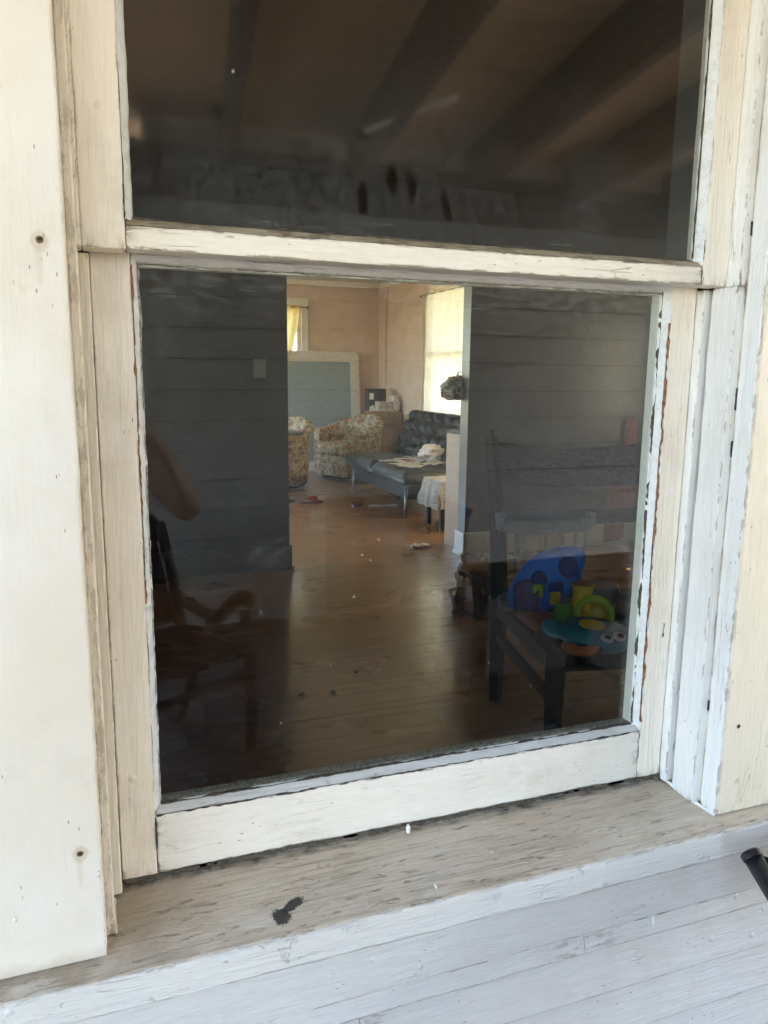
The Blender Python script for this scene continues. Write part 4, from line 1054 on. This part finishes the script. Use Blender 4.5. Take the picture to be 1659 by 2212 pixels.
K('front_rail', tube([(.235, -.25, .31), (.235, .25, .31)], .014, 8))
K('back_panel', sheet(lambda u, v: Vector((-.115 - .10 * v - .02 * math.sin(math.pi * u), -.21 + .42 * u, .42 + .29 * v)), 10, 8, .02))
K('crest_rail', sheet(lambda u, v: Vector((-.215 - .03 * v - .02 * math.sin(math.pi * u), -.235 + .47 * u, .70 + .08 * v)), 12, 3, .024))
# footstool, low, close under the window
fs = thing('footstool', 'small wooden footstool with crossed legs mirrored at the bottom edge', 'stool', (.95, -1.02, PZ), R(8))
put('top', box(-.27, .27, -.13, .13, .26, .285, .004), M_brownwood, fs)
for a in (-.2, -.07, .07, .2):
    put('leg', tube([(a - .05, -.1, 0), (a + .05, -.1, .26)], .013, 6), M_brownwood, fs, True)
    put('leg', tube([(a + .05, .1, 0), (a - .05, .1, .26)], .013, 6), M_brownwood, fs, True)

# ------------------------------------------------------------------ wicker chair on the porch at right
wk = thing('wicker_chair', 'brown wicker lounge chair with black tube frame right of the window', 'chair', (.7914, -.20, -.0149))
bw, H0 = .56, PZ + .012            # width along the wall; floor in the chair's frame
B0, B1 = Vector((0, 0, 0)), Vector((0, -.20, -.34))
for s in (0, 1):
    x = s * bw
    put('frame_tube', tube([(x, .006, .004), (x, -.15, -.10), (x, -.30, -.20), (x, -.36, -.225), (x, -.70, -.225), (x, -.74, -.24), (x, -.75, -.28), (x, -.75, H0)], .0125, 18), M_blackmet, wk, True)
    put('rear_leg', tube([(x, -.28, -.19), (x, -.10, H0)], .0125, 14), M_blackmet, wk, True)
    put('end_cap', (lambda bb: (bb.transform(Matrix.Translation((x, .0066, .0044)) @ Matrix.Rotation(R(-56), 4, 'X')), bb)[1])(lathe([(.0001, .003), (.0115, .003), (.0138, .0005), (.0138, -.007)], 20)), M_blackmet, wk, True)
put('top_bar', tube([(.01, -.008, -.008), (bw - .01, -.008, -.008)], .010, 12), M_blackmet, wk, True)
for q in range(30):
    t = q / 29; c = Vector((0, -.006, -.006)).lerp(Vector((0, -.30, -.202)), t)
    put('wicker_strand', tube([(.014 + (bw - .028) * j / 24, c.y + .0035 * (-1) ** (j + q), c.z + .002 * (-1) ** (j + q)) for j in range(25)], .0062, 6), M_wick, wk, True)
for j in range(24):
    xx = .014 + (bw - .028) * (j + .5) / 24
    put('wicker_rib', tube([(xx, -.006, -.006), (xx, -.30, -.202)], .0035, 6), M_wick, wk, True)
put('seat', box(.012, bw - .012, -.72, -.32, -.232, -.216, .003), M_wick, wk)

# ------------------------------------------------------------------ the photographer
def skin_mesh(name, J, E, mat, parent, root=0, sub=2):
    me = bpy.data.meshes.new(name)
    keys = list(J); ix = {k: i for i, k in enumerate(keys)}
    me.from_pydata([J[k][0] for k in keys], [(ix[a], ix[b]) for a, b in E], [])
    o = bpy.data.objects.new(name, me); COL.objects.link(o)
    o.modifiers.new('s', 'SKIN'); 
    for k in keys:
        r = J[k][1]; me.skin_vertices[0].data[ix[k]].radius = r if isinstance(r, tuple) else (r, r)
    me.skin_vertices[0].data[root].use_root = True
    m = o.modifiers.new('d', 'SUBSURF'); m.levels = m.render_levels = sub
    dg = bpy.context.evaluated_depsgraph_get(); dg.update()
    nm = bpy.data.meshes.new_from_object(o.evaluated_get(dg))
    o.modifiers.clear(); o.data = nm; nm.materials.clear(); nm.materials.append(mat)
    for p in nm.polygons: p.use_smooth = True
    o.parent = parent
    return o
pe = thing('person', 'person in grey shirt and olive shorts holding up a phone on the porch', 'person', (-.19, -1.22, PZ))
def q_(x, y, z): return (x + .19, y + 1.22, z - PZ)
J = {'pel': (q_(-.19, -1.27, .18), (.13, .10)), 'spi': (q_(-.19, -1.26, .36), (.125, .095)), 'che': (q_(-.19, -1.24, .52), (.145, .10)), 'nk0': (q_(-.19, -1.22, .62), .065), 'nk': (q_(-.19, -1.20, .69), .052),
     'hd': (q_(-.19, -1.16, .77), (.072, .085)), 'ht': (q_(-.19, -1.15, .86), (.070, .082)), 'hh': (q_(-.19, -1.16, .91), .045)}
E = [('pel', 'spi'), ('spi', 'che'), ('che', 'nk0'), ('nk0', 'nk'), ('nk', 'hd'), ('hd', 'ht'), ('ht', 'hh')]
for s, n, el, hand in ((1, 'r', (.205, -1.03, .262), (.055, -.975, .545)), (-1, 'l', (-.42, -1.08, .30), (-.085, -.975, .545))):
    J.update({'sh' + n: (q_(-.19 + s * .165, -1.22, .55), .058), 'ua' + n: (q_(*Vector((-.19 + s * .165, -1.22, .55)).lerp(Vector(el), .5)), .046), 'el' + n: (q_(*el), .042), 'fa' + n: (q_(*(Vector(el).lerp(Vector(hand), .4))), .040), 'wr' + n: (q_(*hand), .026), 'pa' + n: (q_(hand[0] - s * .012, hand[1] + .012, hand[2] + .05), (.034, .016)),
              'hp' + n: (q_(-.19 + s * .10, -1.27, .12), .088), 'kn' + n: (q_(-.19 + s * .12, -1.24, -.21), .058), 'ca' + n: (q_(-.19 + s * .12, -1.27, -.34), .055), 'an' + n: (q_(-.19 + s * .12, -1.27, -.58), .036), 'he' + n: (q_(-.19 + s * .12, -1.29, -.615), .036), 'to' + n: (q_(-.19 + s * .13, -1.09, -.63), .028)})
    E += [('che', 'sh' + n), ('sh' + n, 'ua' + n), ('ua' + n, 'el' + n), ('el' + n, 'fa' + n), ('fa' + n, 'wr' + n), ('wr' + n, 'pa' + n), ('pel', 'hp' + n), ('hp' + n, 'kn' + n), ('kn' + n, 'ca' + n), ('ca' + n, 'an' + n), ('an' + n, 'he' + n), ('an' + n, 'to' + n)]
    for f, (ox, lz, ry) in enumerate(((.026, .052, .0), (.010, .060, .002), (-.008, .056, .002), (-.024, .044, 0))):
        b0 = Vector(hand) + Vector((-s * .012 + ox * s, .014, .07)); b1 = b0 + Vector((-s * .006, .012, lz * .55)); b2 = b1 + Vector((-s * .016, .004, lz * .45))
        for t, p in enumerate((b0, b1, b2)): J['f%s%d%d' % (n, f, t)] = (q_(*p), (.0088, .0084, .0074)[t])
        E += [('pa' + n, 'f%s%d0' % (n, f)), ('f%s%d0' % (n, f), 'f%s%d1' % (n, f)), ('f%s%d1' % (n, f), 'f%s%d2' % (n, f))]
    t0 = Vector(hand) + Vector((-s * .035, -.004, .035)); t1 = t0 + Vector((-s * .018, -.004, .03))
    J['t%s0' % n] = (q_(*t0), .011); J['t%s1' % n] = (q_(*t1), .009)
    E += [('pa' + n, 't%s0' % n), ('t%s0' % n, 't%s1' % n)]
body = skin_mesh('body', J, E, M_skin, pe)
sk_ = {k: (v[0], tuple(x + .014 for x in v[1]) if isinstance(v[1], tuple) else v[1] + .015) for k, v in J.items()}
SH = {k: sk_[k] for k in ('pel', 'spi', 'che', 'shr', 'uar', 'shl', 'ual')}
SH['pel'] = (SH['pel'][0], (.155, .125)); SH['nk0'] = (J['nk0'][0], .075)
skin_mesh('shirt', SH, [('pel', 'spi'), ('spi', 'che'), ('che', 'nk0'), ('che', 'shr'), ('shr', 'uar'), ('che', 'shl'), ('shl', 'ual')], M_shirt, pe)
SP = {k: sk_[k] for k in ('pel', 'hpr', 'hpl')}
SP['knr'] = (tuple(Vector(J['hpr'][0]).lerp(Vector(J['knr'][0]), .85)), .092); SP['knl'] = (tuple(Vector(J['hpl'][0]).lerp(Vector(J['knl'][0]), .85)), .092)
skin_mesh('shorts', SP, [('pel', 'hpr'), ('hpr', 'knr'), ('pel', 'hpl'), ('hpl', 'knl')], M_shorts, pe)
hb_ = ball((0, .05, 1.50), (.082, .098, .085), 24)
for v in list(hb_.verts):
    if v.co.z < 1.50 and v.co.y > .06: v.co.z = max(v.co.z, 1.50); 
put('hair', hb_, M_hair, pe, True)
put('nose', ball((0, .152, 1.43), (.013, .02, .02), 12), M_skin, pe, True)
for s in (-1, 1):
    e = put('eye', ball((s * .03, .135, 1.455), .011, 12), M_eyew, pe, True)
    put('pupil', ball((s * .03, .1435, 1.455), .005, 8), M_black, e, True)
    put('ear', ball((s * .078, .055, 1.44), (.012, .022, .03), 12), M_skin, pe, True)
    put('sandal', box(s * .125 - .05, s * .125 + .05, -.12, .16, .0, .02, .008), M_brownrub, pe)
put('mouth', ball((0, .137, 1.395), (.024, .008, .006), 12), M_redrub, pe, True)
ph = tag(put('phone', box(-.078, .063, -.9165, -.9085, .555, .632, .006, 3), M_blackmet), 'dark phone held sideways in the hands of the photographer', 'phone')
put('lens', (lambda bb: (bb.transform(Matrix.Translation((.035, -.9085, .615)) @ Matrix.Rotation(R(-90), 4, 'X')), bb)[1])(lathe([(.007, 0), (.007, .0015), (.0001, .0015)], 16)), M_black, ph)
for o in bpy.data.objects:
    if '_w' in o: del o['_w']
